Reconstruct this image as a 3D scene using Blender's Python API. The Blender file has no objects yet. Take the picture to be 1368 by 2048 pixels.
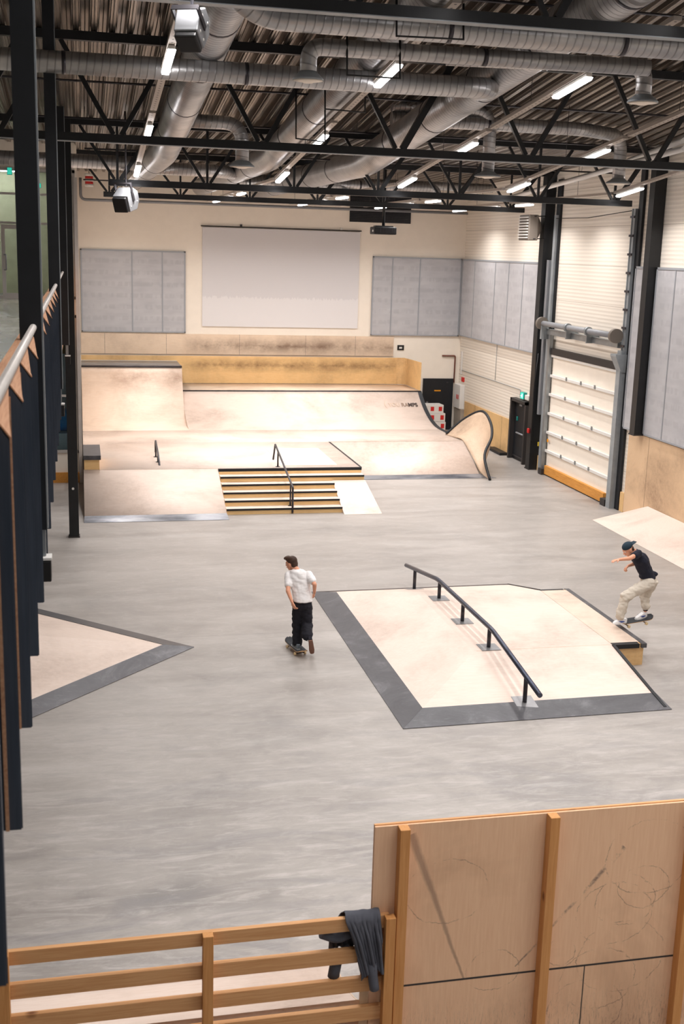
import bpy, bmesh, math, random
from mathutils import Vector, Matrix, noise
random.seed(7)
SC = bpy.context.scene
COL = SC.collection

# ------------------------------------------------------------------ camera
CAM_F, PITCH, YAW, ROLL, CAM_H = 2317.26, .2216763, .2248689, .0297919, 7.0
_cp, _sp, _cy, _sy = math.cos(PITCH), math.sin(PITCH), math.cos(YAW), math.sin(YAW)
FWD = Vector((_sy*_cp, _cy*_cp, -_sp))
_r0 = Vector((_cy, -_sy, 0)); _u0 = _r0.cross(FWD)
RGT = _r0*math.cos(ROLL) + _u0*math.sin(ROLL)
UPV = -_r0*math.sin(ROLL) + _u0*math.cos(ROLL)
cam = bpy.data.cameras.new('camera')
cam.sensor_fit = 'VERTICAL'; cam.sensor_height = 36; cam.sensor_width = 24
cam.lens = CAM_F/2048*36
cam.clip_start = .05; cam.clip_end = 200
cam.dof.use_dof = True; cam.dof.focus_distance = 21.5; cam.dof.aperture_fstop = 3.6
camo = bpy.data.objects.new('camera', cam); COL.objects.link(camo)
camo.matrix_world = Matrix.Translation((0, 0, CAM_H)) @ Matrix((RGT, UPV, -FWD)).transposed().to_4x4()
SC.camera = camo

def ray(x, y): return FWD + RGT*((x-684)/CAM_F) - UPV*((y-1024)/CAM_F)
def at_y(x, y, Y):
    d = ray(x, y); return Vector((0, 0, CAM_H)) + d*(Y/d.y)

# ------------------------------------------------------------------ world, exposure
w = bpy.data.worlds.new('world'); SC.world = w; w.use_nodes = True
w.node_tree.nodes['Background'].inputs[0].default_value = (1, .96, .93, 1)
w.node_tree.nodes['Background'].inputs[1].default_value = .12
SC.view_settings.view_transform = 'Standard'; SC.view_settings.look = 'None'
SC.view_settings.gamma = 1; SC.view_settings.use_curve_mapping = False
SC.view_settings.exposure = 0.0
LAMP_W = 80.0
LAMP_COL = (1, .955, .93)
SPREAD = math.radians(138)

# ------------------------------------------------------------------ materials
def s2l(c):
    return tuple((v/12.92 if v <= .04045 else ((v+.055)/1.055)**2.4) for v in [x/255 for x in c])
class NT:
    def __init__(s, name):
        s.m = bpy.data.materials.new(name); s.m.use_nodes = True
        s.t = s.m.node_tree; s.b = s.t.nodes['Principled BSDF']; s.tc = None
    def n(s, typ, **kw):
        nd = s.t.nodes.new(typ)
        for k, v in kw.items():
            if k.startswith('i_'):
                key = k[2:]; key = int(key) if key.isdigit() else key.replace('_', ' ')
                if isinstance(v, bpy.types.NodeSocket): s.t.links.new(v, nd.inputs[key])
                else: nd.inputs[key].default_value = v
            else: setattr(nd, k, v)
        return nd
    def co(s, kind='Object', scale=(1, 1, 1), rot=(0, 0, 0)):
        if s.tc is None: s.tc = s.t.nodes.new('ShaderNodeTexCoord')
        mp = s.n('ShaderNodeMapping'); mp.inputs['Scale'].default_value = scale; mp.inputs['Rotation'].default_value = rot
        s.t.links.new(s.tc.outputs[kind], mp.inputs[0]); return mp.outputs[0]
    def noise(s, vec, sc, det=4, rough=.5, dist=0):
        return s.n('ShaderNodeTexNoise', i_Vector=vec, i_Scale=sc, i_Detail=det, i_Roughness=rough, i_Distortion=dist).outputs[0]
    def ramp(s, fac, stops):
        r = s.n('ShaderNodeValToRGB', i_Fac=fac); e = r.color_ramp.elements
        while len(e) < len(stops): e.new(.5)
        for el, (p, c) in zip(e, stops):
            el.position = p; el.color = (*c, 1) if len(c) == 3 else c
        return r.outputs[0]
    def mix(s, fac, a, b, mode='MIX'):
        m = s.n('ShaderNodeMix', data_type='RGBA', blend_type=mode)
        for i, v in ((0, fac), (6, a), (7, b)):
            if isinstance(v, bpy.types.NodeSocket): s.t.links.new(v, m.inputs[i])
            else: m.inputs[i].default_value = v if i == 0 else ((*v, 1) if len(v) == 3 else v)
        return m.outputs[2]
    def math(s, op, a, b=0, c=0):
        m = s.n('ShaderNodeMath', operation=op)
        for i, v in enumerate((a, b, c)):
            if isinstance(v, bpy.types.NodeSocket): s.t.links.new(v, m.inputs[i])
            else: m.inputs[i].default_value = v
        return m.outputs[0]
    def set(s, **kw):
        for k, v in kw.items():
            k = k.replace('_', ' ')
            if isinstance(v, bpy.types.NodeSocket): s.t.links.new(v, s.b.inputs[k])
            else: s.b.inputs[k].default_value = v
        return s
    def bump(s, h, strength=.3, dist=.01):
        b = s.n('ShaderNodeBump', i_Height=h, i_Strength=strength, i_Distance=dist)
        s.t.links.new(b.outputs[0], s.b.inputs['Normal'])

MT = {}
def flat(name, rgb, rough=.6, metal=0., var=.0, spec=.4):
    k = NT(name); c = s2l(rgb)
    if var:
        f = k.noise(k.co(), 3, 5, .6)
        k.set(Base_Color=k.ramp(f, [(.3, tuple(v*(1-var) for v in c)), (.7, tuple(min(1, v*(1+var)) for v in c))]))
    else: k.set(Base_Color=(*c, 1))
    k.set(Roughness=rough, Metallic=metal, Specular_IOR_Level=spec)
    MT[name] = k.m; return k.m
flat('black_steel', (27, 28, 30), .45, .0, .25)
flat('black_paint', (24, 27, 32), .5, 0, .2)
flat('dark_steel', (70, 68, 72), .35, .7, .2)
flat('rail_steel', (74, 78, 92), .35, .75, .25)
flat('steel_plate', (150, 150, 152), .4, .6, .2)
flat('galv', (150, 155, 158), .42, .7, .15)
flat('galv_dull', (150, 156, 160), .5, .25, .12)
flat('alu_frame', (196, 191, 186), .45, .3, .06)
flat('cream_plain', (241, 232, 219), .7, 0, .02)
flat('white_plastic', (222, 220, 216), .5)
flat('red_plastic', (200, 40, 38), .45)
flat('black_plastic', (22, 22, 24), .5)
flat('grey_box', (140, 142, 146), .5, .2, .08)
flat('skirt_black', (30, 31, 33), .5)
flat('yellow', (220, 190, 60), .5)
flat('orange', (225, 150, 30), .5)
flat('blue_mat', (30, 130, 205), .5)
flat('dull_blue', (150, 185, 205), .5)
flat('skin', (222, 160, 130), .55, 0, .06)
flat('skin_red', (200, 120, 100), .55)
flat('hair', (70, 48, 36), .7, 0, .35)
flat('white_cloth', (236, 234, 234), .85, 0, .03)
flat('black_cloth', (27, 27, 36), .85, 0, .2)
flat('navy_cloth', (24, 27, 42), .85, 0, .15)
flat('cap_cloth', (26, 48, 62), .8, 0, .1)
flat('beige_cloth', (205, 196, 182), .85, 0, .05)
flat('shoe_white', (235, 235, 236), .5)
flat('shoe_blue', (40, 70, 150), .5)
flat('shoe_grey', (120, 130, 138), .6)
flat('gum_sole', (132, 92, 76), .6)
flat('grip', (58, 60, 64), .9, 0, .15)
flat('wheel', (230, 205, 160), .5)
flat('deck_ply', (205, 165, 120), .5)
flat('teal_paint', (40, 150, 140), .5)
flat('hoodie', (86, 88, 97), .95, 0, .15)
flat('brown_pipe', (120, 75, 62), .5)
flat('concrete_wall', (160, 150, 138), .85, 0, .1)
flat('seal_black', (52, 48, 47), .6)
flat('heater_grey', (118, 110, 102), .5, .2)
flat('shelf_shadow', (60, 62, 66), .7)

def emit(name, rgb, strength):
    m = bpy.data.materials.new(name); m.use_nodes = True
    b = m.node_tree.nodes['Principled BSDF']; b.inputs['Base Color'].default_value = (*rgb, 1)
    b.inputs['Emission Color'].default_value = (*rgb, 1); b.inputs['Emission Strength'].default_value = strength
    MT[name] = m; return m
emit('lamp_glow', (1, .97, .98), 14)
emit('exit_glow', (.03, .55, .40), .8)
emit('exit_white', (.6, 1, .95), 2.0)
emit('tube_glow', (.8, .88, 1), 30)

def ply(name, light, mid, dirt, dirt_amt=.5, grain_axis=0, rough=.5, scale=1.0, streak=.25, band=None):
    k = NT(name)
    sc = [14, 14, 14]; sc[grain_axis] = .9
    g = k.noise(k.co(scale=tuple(v*scale for v in sc)), 4, 5, .6, .3)
    base = k.ramp(g, [(.3, s2l(mid)), (.7, s2l(light))])
    big = k.noise(k.co(), .55*scale, 5, .62, .4)
    fine = k.noise(k.co(scale=(1, 1, 1)), 9*scale, 6, .75)
    m1 = k.math('MULTIPLY', k.ramp(big, [(.44, (0, 0, 0)), (.68, (1, 1, 1))]), k.ramp(fine, [(.3, (.35,)*3), (.7, (1,)*3)]))
    c = k.mix(k.math('MULTIPLY', m1, dirt_amt), base, s2l(dirt))
    # fine scuffs
    sf = k.noise(k.co(scale=(3, 26, 8), rot=(0, 0, .5)), 6, 3, .7, 1.2)
    c = k.mix(k.math('MULTIPLY', k.ramp(sf, [(.62, (0,)*3), (.72, (1,)*3)]), streak), c, s2l(dirt))
    if band:
        zc, zw, x0, amt = band
        sp = k.n('ShaderNodeSeparateXYZ', i_Vector=k.co())
        bz = k.n('ShaderNodeMapRange', i_Value=k.math('ABSOLUTE', k.math('SUBTRACT', sp.outputs['Z'], zc)), i_From_Min=zw, i_From_Max=0, i_To_Min=0, i_To_Max=1).outputs[0]
        bx = k.n('ShaderNodeMapRange', i_Value=sp.outputs['X'], i_From_Min=x0-.3, i_From_Max=x0+.5, i_To_Min=0, i_To_Max=1).outputs[0]
        nb = k.ramp(k.noise(k.co(scale=(1, 1, 1.3)), 1.0, 7, .72), [(.35, (.1,)*3), (.62, (1,)*3)])
        c = k.mix(k.math('MULTIPLY', k.math('MULTIPLY', k.math('MULTIPLY', bz, bx), nb), amt), c, s2l(dirt))
    k.set(Base_Color=c, Roughness=rough, Specular_IOR_Level=.35)
    k.bump(g, .08, .004)
    MT[name] = k.m; return k.m
ply('ramp_ply', (229, 213, 202), (220, 200, 186), (160, 138, 124), .6, streak=.3)
ply('ramp_ply_new', (236, 226, 210), (232, 218, 200), (220, 196, 170), .3)
ply('worn_ply', (232, 210, 188), (224, 198, 172), (160, 130, 108), .6)
ply('orange_ply', (234, 198, 144), (226, 184, 126), (150, 116, 82), .6)
ply('riser_ply', (246, 212, 156), (240, 200, 138), (190, 140, 90), .3)  # orange plywood made lighter, standing in for light missing on the risers
ply('panel_ply', (234, 198, 144), (226, 184, 126), (112, 84, 56), .35, band=(.72, .32, -2.4, .9))
ply('tail_ply', (204, 180, 156), (190, 165, 140), (128, 104, 86), .75, streak=.3)
ply('tall_ply', (232, 214, 198), (224, 200, 180), (150, 118, 98), .45, band=(2.35, .65, -5.2, .75))
ply('band_ply', (236, 216, 194), (228, 204, 178), (122, 98, 82), .35, band=(.34, .36, -2.0, .9))
ply('tan_ply', (226, 196, 162), (218, 184, 146), (140, 110, 88), .75)
ply('pale_ply', (226, 208, 192), (216, 196, 178), (146, 122, 104), .8)
def wood(name, a, b, axis):
    k = NT(name); sc = [18, 18, 18]; sc[axis] = .8
    g = k.noise(k.co(scale=tuple(sc)), 3, 4, .55, .8)
    c = k.ramp(g, [(.3, s2l(a)), (.7, s2l(b))])
    kn = k.n('ShaderNodeTexVoronoi', i_Vector=k.co(scale=tuple(3.5 if i != axis else 1.9 for i in range(3))), i_Scale=1.0).outputs['Distance']
    c = k.mix(k.ramp(kn, [(.05, (.9,)*3), (.12, (0,)*3)]), c, s2l((110, 62, 30)))
    k.set(Base_Color=c, Roughness=.55, Specular_IOR_Level=.3); k.bump(g, .06, .003)
    MT[name] = k.m
wood('pine_x', (204, 148, 96), (222, 172, 122), 0)
wood('pine_z', (196, 136, 78), (214, 156, 98), 2)
wood('pine_y', (176, 120, 80), (206, 150, 110), 1)
wood('osb', (190, 125, 50), (222, 160, 80), 1)

# corrugated-looking wall boarding (fine horizontal grooves)
k = NT('cream_ribbed')
sx = k.n('ShaderNodeSeparateXYZ', i_Vector=k.co()).outputs['Z']
wv = k.math('SINE', k.math('MULTIPLY', sx, 2*math.pi/.11))
seam = k.math('LESS_THAN', k.math('FRACT', k.math('DIVIDE', sx, 1.13)), .018)
c = k.mix(k.ramp(wv, [(.0, (0,)*3), (.5, (1,)*3)]), s2l((224, 216, 204)), s2l((235, 227, 215)))
k.set(Base_Color=k.mix(seam, c, s2l((190, 180, 168))), Roughness=.6); k.bump(wv, .22, .008); MT['cream_ribbed'] = k.m

# grey perforated acoustic panel
k = NT('acoustic')
b1 = k.noise(k.co(scale=(1.0, 1.0, 3.2)), 1.3, 2, .45)
c = k.ramp(b1, [(.3, s2l((178, 178, 182))), (.7, s2l((190, 190, 193)))])
z = k.n('ShaderNodeSeparateXYZ', i_Vector=k.co()).outputs['Z']
band = k.math('SINE', k.math('MULTIPLY', z, 2*math.pi/.42))
hx = k.noise(k.co(scale=(7, 7, 1.5)), 1.0, 1, .4)
patch = k.math('MULTIPLY', k.ramp(band, [(.1, (0,)*3), (.6, (1,)*3)]), k.ramp(hx, [(.45, (0,)*3), (.55, (1,)*3)]))
c = k.mix(k.math('MULTIPLY', patch, .3), c, s2l((162, 161, 166)))
k.set(Base_Color=c, Roughness=.6, Specular_IOR_Level=.3); MT['acoustic'] = k.m
flat('acoustic_trim', (160, 164, 170), .5, .2)

# projection screen / white painted rectangle with a brighter lower band
k = NT('screen_paint')
z = k.n('ShaderNodeSeparateXYZ', i_Vector=k.co()).outputs['Z']
wob = k.noise(k.co(scale=(6, 1, 1)), 2, 4, .7)
f = k.math('GREATER_THAN', k.math('ADD', z, k.math('MULTIPLY', wob, .5)), 1.36)
k.set(Base_Color=k.mix(f, s2l((225, 223, 224)), s2l((214, 212, 214))), Roughness=.7); MT['screen_paint'] = k.m

# polished, stained concrete
k = NT('concrete')
co = k.co()
n1 = k.noise(k.co(scale=(.25, 1.4, 1)), 1.0, 7, .62, .8)
n2 = k.noise(k.co(scale=(.6, .8, 1)), .45, 6, .6, 1.2)
n3 = k.noise(k.co(scale=(1, 5, 1), rot=(0, 0, .12)), 1.15, 9, .7, .8)
n4 = k.noise(co, 40, 3, .6)
base = k.ramp(n1, [(.3, s2l((126, 121, 117))), (.5, s2l((156, 151, 146))), (.7, s2l((176, 172, 168)))])
blot = k.ramp(n2, [(.36, s2l((180, 174, 169))), (.55, s2l((160, 154, 149))), (.7, s2l((122, 119, 117)))])
c = k.mix(.5, base, blot)
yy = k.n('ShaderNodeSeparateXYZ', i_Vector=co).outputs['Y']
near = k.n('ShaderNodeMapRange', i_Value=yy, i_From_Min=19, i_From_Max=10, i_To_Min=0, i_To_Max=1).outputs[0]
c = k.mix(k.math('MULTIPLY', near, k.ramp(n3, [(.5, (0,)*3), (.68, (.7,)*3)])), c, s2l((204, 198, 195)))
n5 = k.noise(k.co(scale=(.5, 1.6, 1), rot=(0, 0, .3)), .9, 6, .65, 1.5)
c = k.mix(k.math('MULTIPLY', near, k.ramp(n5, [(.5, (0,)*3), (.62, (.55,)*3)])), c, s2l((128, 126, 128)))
c = k.mix(k.math('MULTIPLY', k.math('GREATER_THAN', yy, 20.35), .22), c, s2l((150, 142, 136)))
joint = k.math('LESS_THAN', k.math('ABSOLUTE', k.math('SUBTRACT', yy, 20.35)), .008)
c = k.mix(k.math('MULTIPLY', joint, .5), c, s2l((120, 116, 114)))
n6 = k.noise(k.co(scale=(1, 2.2, 1), rot=(0, 0, .25)), 2.4, 12, .78, 1.0)
c = k.mix(k.ramp(n6, [(.34, (.22,)*3), (.5, (0,)*3)]), c, s2l((126, 123, 121)))
c = k.mix(k.ramp(n6, [(.52, (0,)*3), (.68, (.26,)*3)]), c, s2l((198, 194, 191)))
sp = k.ramp(n4, [(.70, (0,)*3), (.76, (.35,)*3)])
c = k.mix(sp, c, s2l((120, 116, 114)))
k.set(Base_Color=c, Roughness=k.ramp(n1, [(.3, (.34,)*3), (.7, (.46,)*3)]), Specular_IOR_Level=.5); MT['concrete'] = k.m

# transition plates: dark worn steel
k = NT('plate_dark')
n1 = k.noise(k.co(scale=(1, 1, 1)), 1.1, 6, .7, 1.0)
n2 = k.noise(k.co(scale=(2, 14, 2)), 3, 5, .7)
c = k.ramp(n1, [(.3, s2l((66, 66, 70))), (.55, s2l((84, 84, 88))), (.75, s2l((120, 120, 124)))])
k.set(Base_Color=k.mix(k.ramp(n2, [(.6, (0,)*3), (.8, (.5,)*3)]), c, s2l((150, 150, 152))), Metallic=.35, Roughness=.38); MT['plate_dark'] = k.m
k = NT('plate_bright')
n1 = k.noise(k.co(scale=(.7, 2, 1)), 1.1, 5, .6)
k.set(Base_Color=k.ramp(n1, [(.35, s2l((84, 87, 96))), (.6, s2l((150, 151, 156)))]), Metallic=.7, Roughness=.32); MT['plate_bright'] = k.m

# galvanised roof deck and spiral duct
k = NT('roof_deck')
n1 = k.noise(k.co(scale=(3, .3, 3)), 1.0, 3, .5)
k.set(Base_Color=k.ramp(n1, [(.3, s2l((122, 115, 109))), (.7, s2l((154, 145, 136)))]), Metallic=.85, Roughness=.3); MT['roof_deck'] = k.m
k = NT('duct')
uv = k.n('ShaderNodeTexCoord').outputs['UV']
sp_ = k.n('ShaderNodeSeparateXYZ', i_Vector=uv)
ph = k.math('ADD', k.math('MULTIPLY', sp_.outputs['Y'], 2*math.pi/.115), k.math('MULTIPLY', sp_.outputs['X'], 2*math.pi))
rib = k.math('POWER', k.math('ABSOLUTE', k.math('SINE', k.math('MULTIPLY', ph, .5))), 26)
n1 = k.noise(k.co(), 2.2, 4, .6)
c = k.ramp(n1, [(.3, s2l((160, 160, 162))), (.7, s2l((190, 189, 188)))])
c = k.mix(k.math('MULTIPLY', rib, .5), c, s2l((84, 82, 82)))
k.set(Base_Color=c, Metallic=.75, Roughness=.36); k.bump(rib, .35, .008); MT['duct'] = k.m

# perforated steel channel
k = NT('channel')
sp_ = k.n('ShaderNodeSeparateXYZ', i_Vector=k.co())
fy = k.math('SUBTRACT', k.math('FRACT', k.math('DIVIDE', sp_.outputs['Y'], .16)), .5)
fx = k.math('DIVIDE', sp_.outputs['X'], .16)
d = k.math('SQRT', k.math('ADD', k.math('MULTIPLY', fy, fy), k.math('MULTIPLY', fx, fx)))
k.set(Base_Color=k.mix(k.math('LESS_THAN', d, .12), s2l((176, 166, 156)), s2l((60, 54, 50))), Roughness=.5, Metallic=.2); MT['channel'] = k.m

# painted fin boards
k = NT('fin_paint')
n1 = k.noise(k.co(scale=(10, 10, .6)), 2, 5, .6)
k.set(Base_Color=k.ramp(n1, [(.3, s2l((38, 48, 62))), (.7, s2l((62, 70, 82)))]), Roughness=.65); MT['fin_paint'] = k.m
wood('fin_wood', (176, 128, 96), (206, 160, 126), 1)

# glass
k = NT('glass'); k.set(Base_Color=(.95, .965, .95, 1), Roughness=.03, Transmission_Weight=1.0, IOR=1.2); MT['glass'] = k.m
flat('corridor_wall', (172, 170, 134), .7, 0, .1)
flat('corridor_dark', (70, 66, 84), .6)
k = NT('mezz_floor')
n1 = k.noise(k.co(scale=(1, .5, 1)), 1.4, 6, .6, .5)
k.set(Base_Color=k.ramp(n1, [(.3, s2l((120, 116, 106))), (.7, s2l((158, 152, 142)))]), Roughness=.25); MT['mezz_floor'] = k.m

# wooden barrier plywood with tyre / board marks of their own shape
k = NT('barrier_ply')
g = k.noise(k.co(scale=(14, 14, .9)), 3, 5, .6, .3)
base = k.ramp(g, [(.3, s2l((232, 188, 152))), (.7, s2l((240, 200, 164)))])
big = k.noise(k.co(), .7, 5, .62, .4)
c = k.mix(k.ramp(big, [(.5, (0,)*3), (.75, (.45,)*3)]), base, s2l((158, 118, 92)))
sp_ = k.n('ShaderNodeSeparateXYZ', i_Vector=k.co()); X, Z = sp_.outputs['X'], sp_.outputs['Z']
wb = k.math('MULTIPLY', k.math('SUBTRACT', k.noise(k.co(), 5, 4, .7), .5), .12)
def segmask(x0, z0, x1, z1, wdt):
    L = math.hypot(x1-x0, z1-z0); ux, uz = (x1-x0)/L, (z1-z0)/L
    dx = k.math('SUBTRACT', X, x0); dz = k.math('SUBTRACT', Z, z0)
    t = k.math('ADD', k.math('MULTIPLY', dx, ux), k.math('MULTIPLY', dz, uz))
    s = k.math('ABSOLUTE', k.math('ADD', k.math('SUBTRACT', k.math('MULTIPLY', dx, uz), k.math('MULTIPLY', dz, ux)), k.math('MULTIPLY', wb, .3)))
    inr = k.math('MULTIPLY', k.math('GREATER_THAN', t, 0), k.math('LESS_THAN', t, L))
    taper = k.math('SUBTRACT', 1, k.math('MULTIPLY', t, .75/L))
    m = k.n('ShaderNodeMapRange', i_Value=k.math('DIVIDE', s, k.math('MULTIPLY', taper, wdt)), i_From_Min=1, i_From_Max=.3, i_To_Min=0, i_To_Max=1).outputs[0]
    return k.math('MULTIPLY', m, inr)
brk = k.ramp(k.noise(k.co(), 3.6, 5, .75), [(.46, (0,)*3), (.58, (1,)*3)])
BX = 2.28
c = k.mix(k.math('MULTIPLY', segmask(.31, 2.31, .84, .90, .05), .5), c, s2l((104, 84, 78)))
c = k.mix(k.math('MULTIPLY', k.math('MULTIPLY', segmask(2.25, 2.02, 1.31, .96, .032), brk), .75), c, s2l((96, 80, 80)))
for (cx, cz, r) in [(2.30, 1.50, .24), (2.46, 1.62, .2), (1.72, 1.06, .13), (2.2, 1.38, .3), (.65, 1.75, .3), (2.1, .75, .3), (2.3, .95, .35), (1.1, .95, .2), (2.5, 1.9, .35), (2.0, .45, .3)]:
    dx = k.math('SUBTRACT', X, cx); dz = k.math('SUBTRACT', Z, cz)
    rr = k.math('ADD', k.math('SQRT', k.math('ADD', k.math('MULTIPLY', k.math('MULTIPLY', dx, dx), .7), k.math('MULTIPLY', dz, dz))), k.math('MULTIPLY', wb, .8))
    mk = k.math('LESS_THAN', k.math('ABSOLUTE', k.math('SUBTRACT', rr, r)), .0035)
    c = k.mix(k.math('MULTIPLY', k.math('MULTIPLY', mk, brk), .5), c, s2l((100, 80, 74)))
lo = k.n('ShaderNodeMapRange', i_Value=Z, i_From_Min=.75, i_From_Max=.3, i_To_Min=0, i_To_Max=1).outputs[0]
sc_ = k.ramp(k.noise(k.co(scale=(20, 1, 2.5)), 2.2, 5, .8, 2), [(.52, (0,)*3), (.64, (1,)*3)])
c = k.mix(k.math('MULTIPLY', k.math('MULTIPLY', lo, sc_), .6), c, s2l((98, 82, 80)))
k.set(Base_Color=c, Roughness=.55, Specular_IOR_Level=.3); MT['barrier_ply'] = k.m

# ------------------------------------------------------------------ mesh helpers
def obj(name, bm, mat, parent=None, smooth=False, origin=None, bevel=0, local=False):
    """link one bmesh as one object; vertices are given in world space; the origin goes to the base centre"""
    if isinstance(mat, str): mat = [mat]
    bm.normal_update()
    if not local:
        if origin is None:
            if parent is not None: origin = PO[parent.name]
            else:
                xs = [v.co for v in bm.verts]
                lo = [min(c[i] for c in xs) for i in range(3)]; hi = [max(c[i] for c in xs) for i in range(3)]
                origin = Vector(((lo[0]+hi[0])/2, (lo[1]+hi[1])/2, lo[2]))
        origin = Vector(origin)
        for v in bm.verts: v.co -= origin
    me = bpy.data.meshes.new(name); bm.to_mesh(me); bm.free()
    for m in mat: me.materials.append(MT[m])
    if smooth:
        for p in me.polygons: p.use_smooth = True
    o = bpy.data.objects.new(name, me); COL.objects.link(o)
    if parent is not None:
        o.parent = parent
        if not local:
            o.location = origin - PO[parent.name]; PO[o.name] = Vector(origin)
        else: PO[o.name] = Vector(PO[parent.name])
    else:
        o.location = origin if not local else (0, 0, 0); PO[o.name] = Vector(o.location)
    if bevel:
        md = o.modifiers.new('bevel', 'BEVEL'); md.width = bevel; md.segments = 2; md.limit_method = 'ANGLE'
    return o
PO = {}
def thing(name, label, cat, loc, group=None, rz=0):
    o = bpy.data.objects.new(name, None); COL.objects.link(o); o.location = loc; o.rotation_euler.z = rz
    o.empty_display_size = .1
    PO[o.name] = Vector(loc); o['label'] = label; o['category'] = cat
    if group: o['group'] = group
    return o
def tag(o, label, cat, group=None):
    o['label'] = label; o['category'] = cat
    if group: o['group'] = group
    return o
def struct(o): o['kind'] = 'structure'; return o
def copy_tree(o, parent=None):
    c = o.copy(); COL.objects.link(c)
    if parent is not None: c.parent = parent
    for ch in list(o.children): copy_tree(ch, c)
    return c
def box(bm, x0, x1, y0, y1, z0, z1, mi=0):
    vs = [bm.verts.new((x, y, z)) for x in (x0, x1) for y in (y0, y1) for z in (z0, z1)]
    for f in ((0, 1, 3, 2), (4, 6, 7, 5), (0, 4, 5, 1), (2, 3, 7, 6), (0, 2, 6, 4), (1, 5, 7, 3)):
        fc = bm.faces.new([vs[i] for i in f]); fc.material_index = mi
    return vs
def B(*a, **k):
    bm = bmesh.new(); box(bm, *a, **k); return bm
def bar(bm, p, q, wx, wz=None, up=(0, 0, 1), mi=0, n=4):
    """rectangular (n=4) or round bar between two points"""
    p, q = Vector(p), Vector(q); d = (q-p).normalized(); up = Vector(up)
    s = d.cross(up)
    if s.length < 1e-4: s = d.cross(Vector((0, 1, 0)))
    s.normalize(); t = s.cross(d).normalized(); wz = wz or wx
    if n == 4: ring = [(-1, -1), (1, -1), (1, 1), (-1, 1)]
    else: ring = [(math.cos(2*math.pi*i/n), math.sin(2*math.pi*i/n)) for i in range(n)]
    A = [bm.verts.new(p+s*(a*wx/2)+t*(b*wz/2)) for a, b in ring]
    Bv = [bm.verts.new(q+s*(a*wx/2)+t*(b*wz/2)) for a, b in ring]
    m = len(ring)
    for i in range(m):
        f = bm.faces.new((A[i], A[(i+1) % m], Bv[(i+1) % m], Bv[i])); f.material_index = mi
        if n > 4: f.smooth = True
    bm.faces.new(A[::-1]).material_index = mi; bm.faces.new(Bv).material_index = mi
def smooth_path(pts, rad=.3, seg=6):
    pts = [Vector(p) for p in pts]; out = [pts[0]]
    for i in range(1, len(pts)-1):
        a, b, c = pts[i-1], pts[i], pts[i+1]
        r = min(rad, (a-b).length*.48, (c-b).length*.48)
        p, q = b+(a-b).normalized()*r, b+(c-b).normalized()*r
        for j in range(seg+1):
            t = j/seg; out.append(p*(1-t)**2 + b*2*t*(1-t) + q*t*t)
    out.append(pts[-1]); return out
def tube(bm, pts, r, n=20, cap=True, radii=None):
    """swept tube with uv (u round, v metres along)"""
    uvl = bm.loops.layers.uv.verify()
    pts = [Vector(p) for p in pts]; rings = []; ln = [0]
    for i in range(1, len(pts)): ln.append(ln[-1]+(pts[i]-pts[i-1]).length)
    nrm = None
    for i, p in enumerate(pts):
        d = ((pts[min(i+1, len(pts)-1)]-p).normalized() + (p-pts[max(i-1, 0)]).normalized()).normalized()
        if nrm is None:
            nrm = d.cross(Vector((0, 0, 1)))
            if nrm.length < .01: nrm = d.cross(Vector((0, 1, 0)))
        nrm = (nrm - d*nrm.dot(d)).normalized(); b = d.cross(nrm)
        rr = radii[i] if radii else r
        rings.append([bm.verts.new(p+(nrm*math.cos(2*math.pi*j/n)+b*math.sin(2*math.pi*j/n))*rr) for j in range(n)])
    for i in range(len(rings)-1):
        for j in range(n):
            f = bm.faces.new((rings[i][j], rings[i][(j+1) % n], rings[i+1][(j+1) % n], rings[i+1][j])); f.smooth = True
            for lp, (u, v) in zip(f.loops, ((j/n, ln[i]), ((j+1)/n, ln[i]), ((j+1)/n, ln[i+1]), (j/n, ln[i+1]))): lp[uvl].uv = (u, v)
    if cap: bm.faces.new(rings[0][::-1]); bm.faces.new(rings[-1])
def T(pts, r, n=12, rad=0, radii=None):
    bm = bmesh.new(); tube(bm, smooth_path(pts, rad) if rad else pts, r, n, radii=radii); return bm
def lathe(bm, c, prof, n=28):
    c = Vector(c); rings = []
    for r, z in prof: rings.append([bm.verts.new(c+Vector((r*math.cos(2*math.pi*j/n), r*math.sin(2*math.pi*j/n), z))) for j in range(n)])
    for i in range(len(rings)-1):
        for j in range(n):
            f = bm.faces.new((rings[i][j], rings[i][(j+1) % n], rings[i+1][(j+1) % n], rings[i+1][j])); f.smooth = True
    bm.faces.new(rings[0][::-1]); bm.faces.new(rings[-1])
def poly(bm, pts, mi=0):
    f = bm.faces.new([bm.verts.new(p) for p in pts]); f.material_index = mi; return f
def solid(bm, verts, faces):
    vs = [bm.verts.new(v) for v in verts]
    for f in faces: bm.faces.new([vs[i] for i in f])
def hull(pts):
    bm = bmesh.new()
    for p in pts: bm.verts.new(p)
    bmesh.ops.convex_hull(bm, input=bm.verts)
    return bm
def plate(pts, th=.006, lift=.002):
    """thin slab laid on a plane given by its corner loop (ccw from above)"""
    pts = [Vector(p) for p in pts]
    n = (pts[1]-pts[0]).cross(pts[2]-pts[0]).normalized()
    if n.z < 0: n = -n
    bm = bmesh.new(); a = [bm.verts.new(p+n*lift) for p in pts]; b = [bm.verts.new(p+n*(lift+th)) for p in pts]
    m = len(pts); bm.faces.new(a[::-1]); bm.faces.new(b)
    for i in range(m): bm.faces.new((a[i], a[(i+1) % m], b[(i+1) % m], b[i]))
    bmesh.ops.recalc_face_normals(bm, faces=bm.faces); return bm

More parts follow.
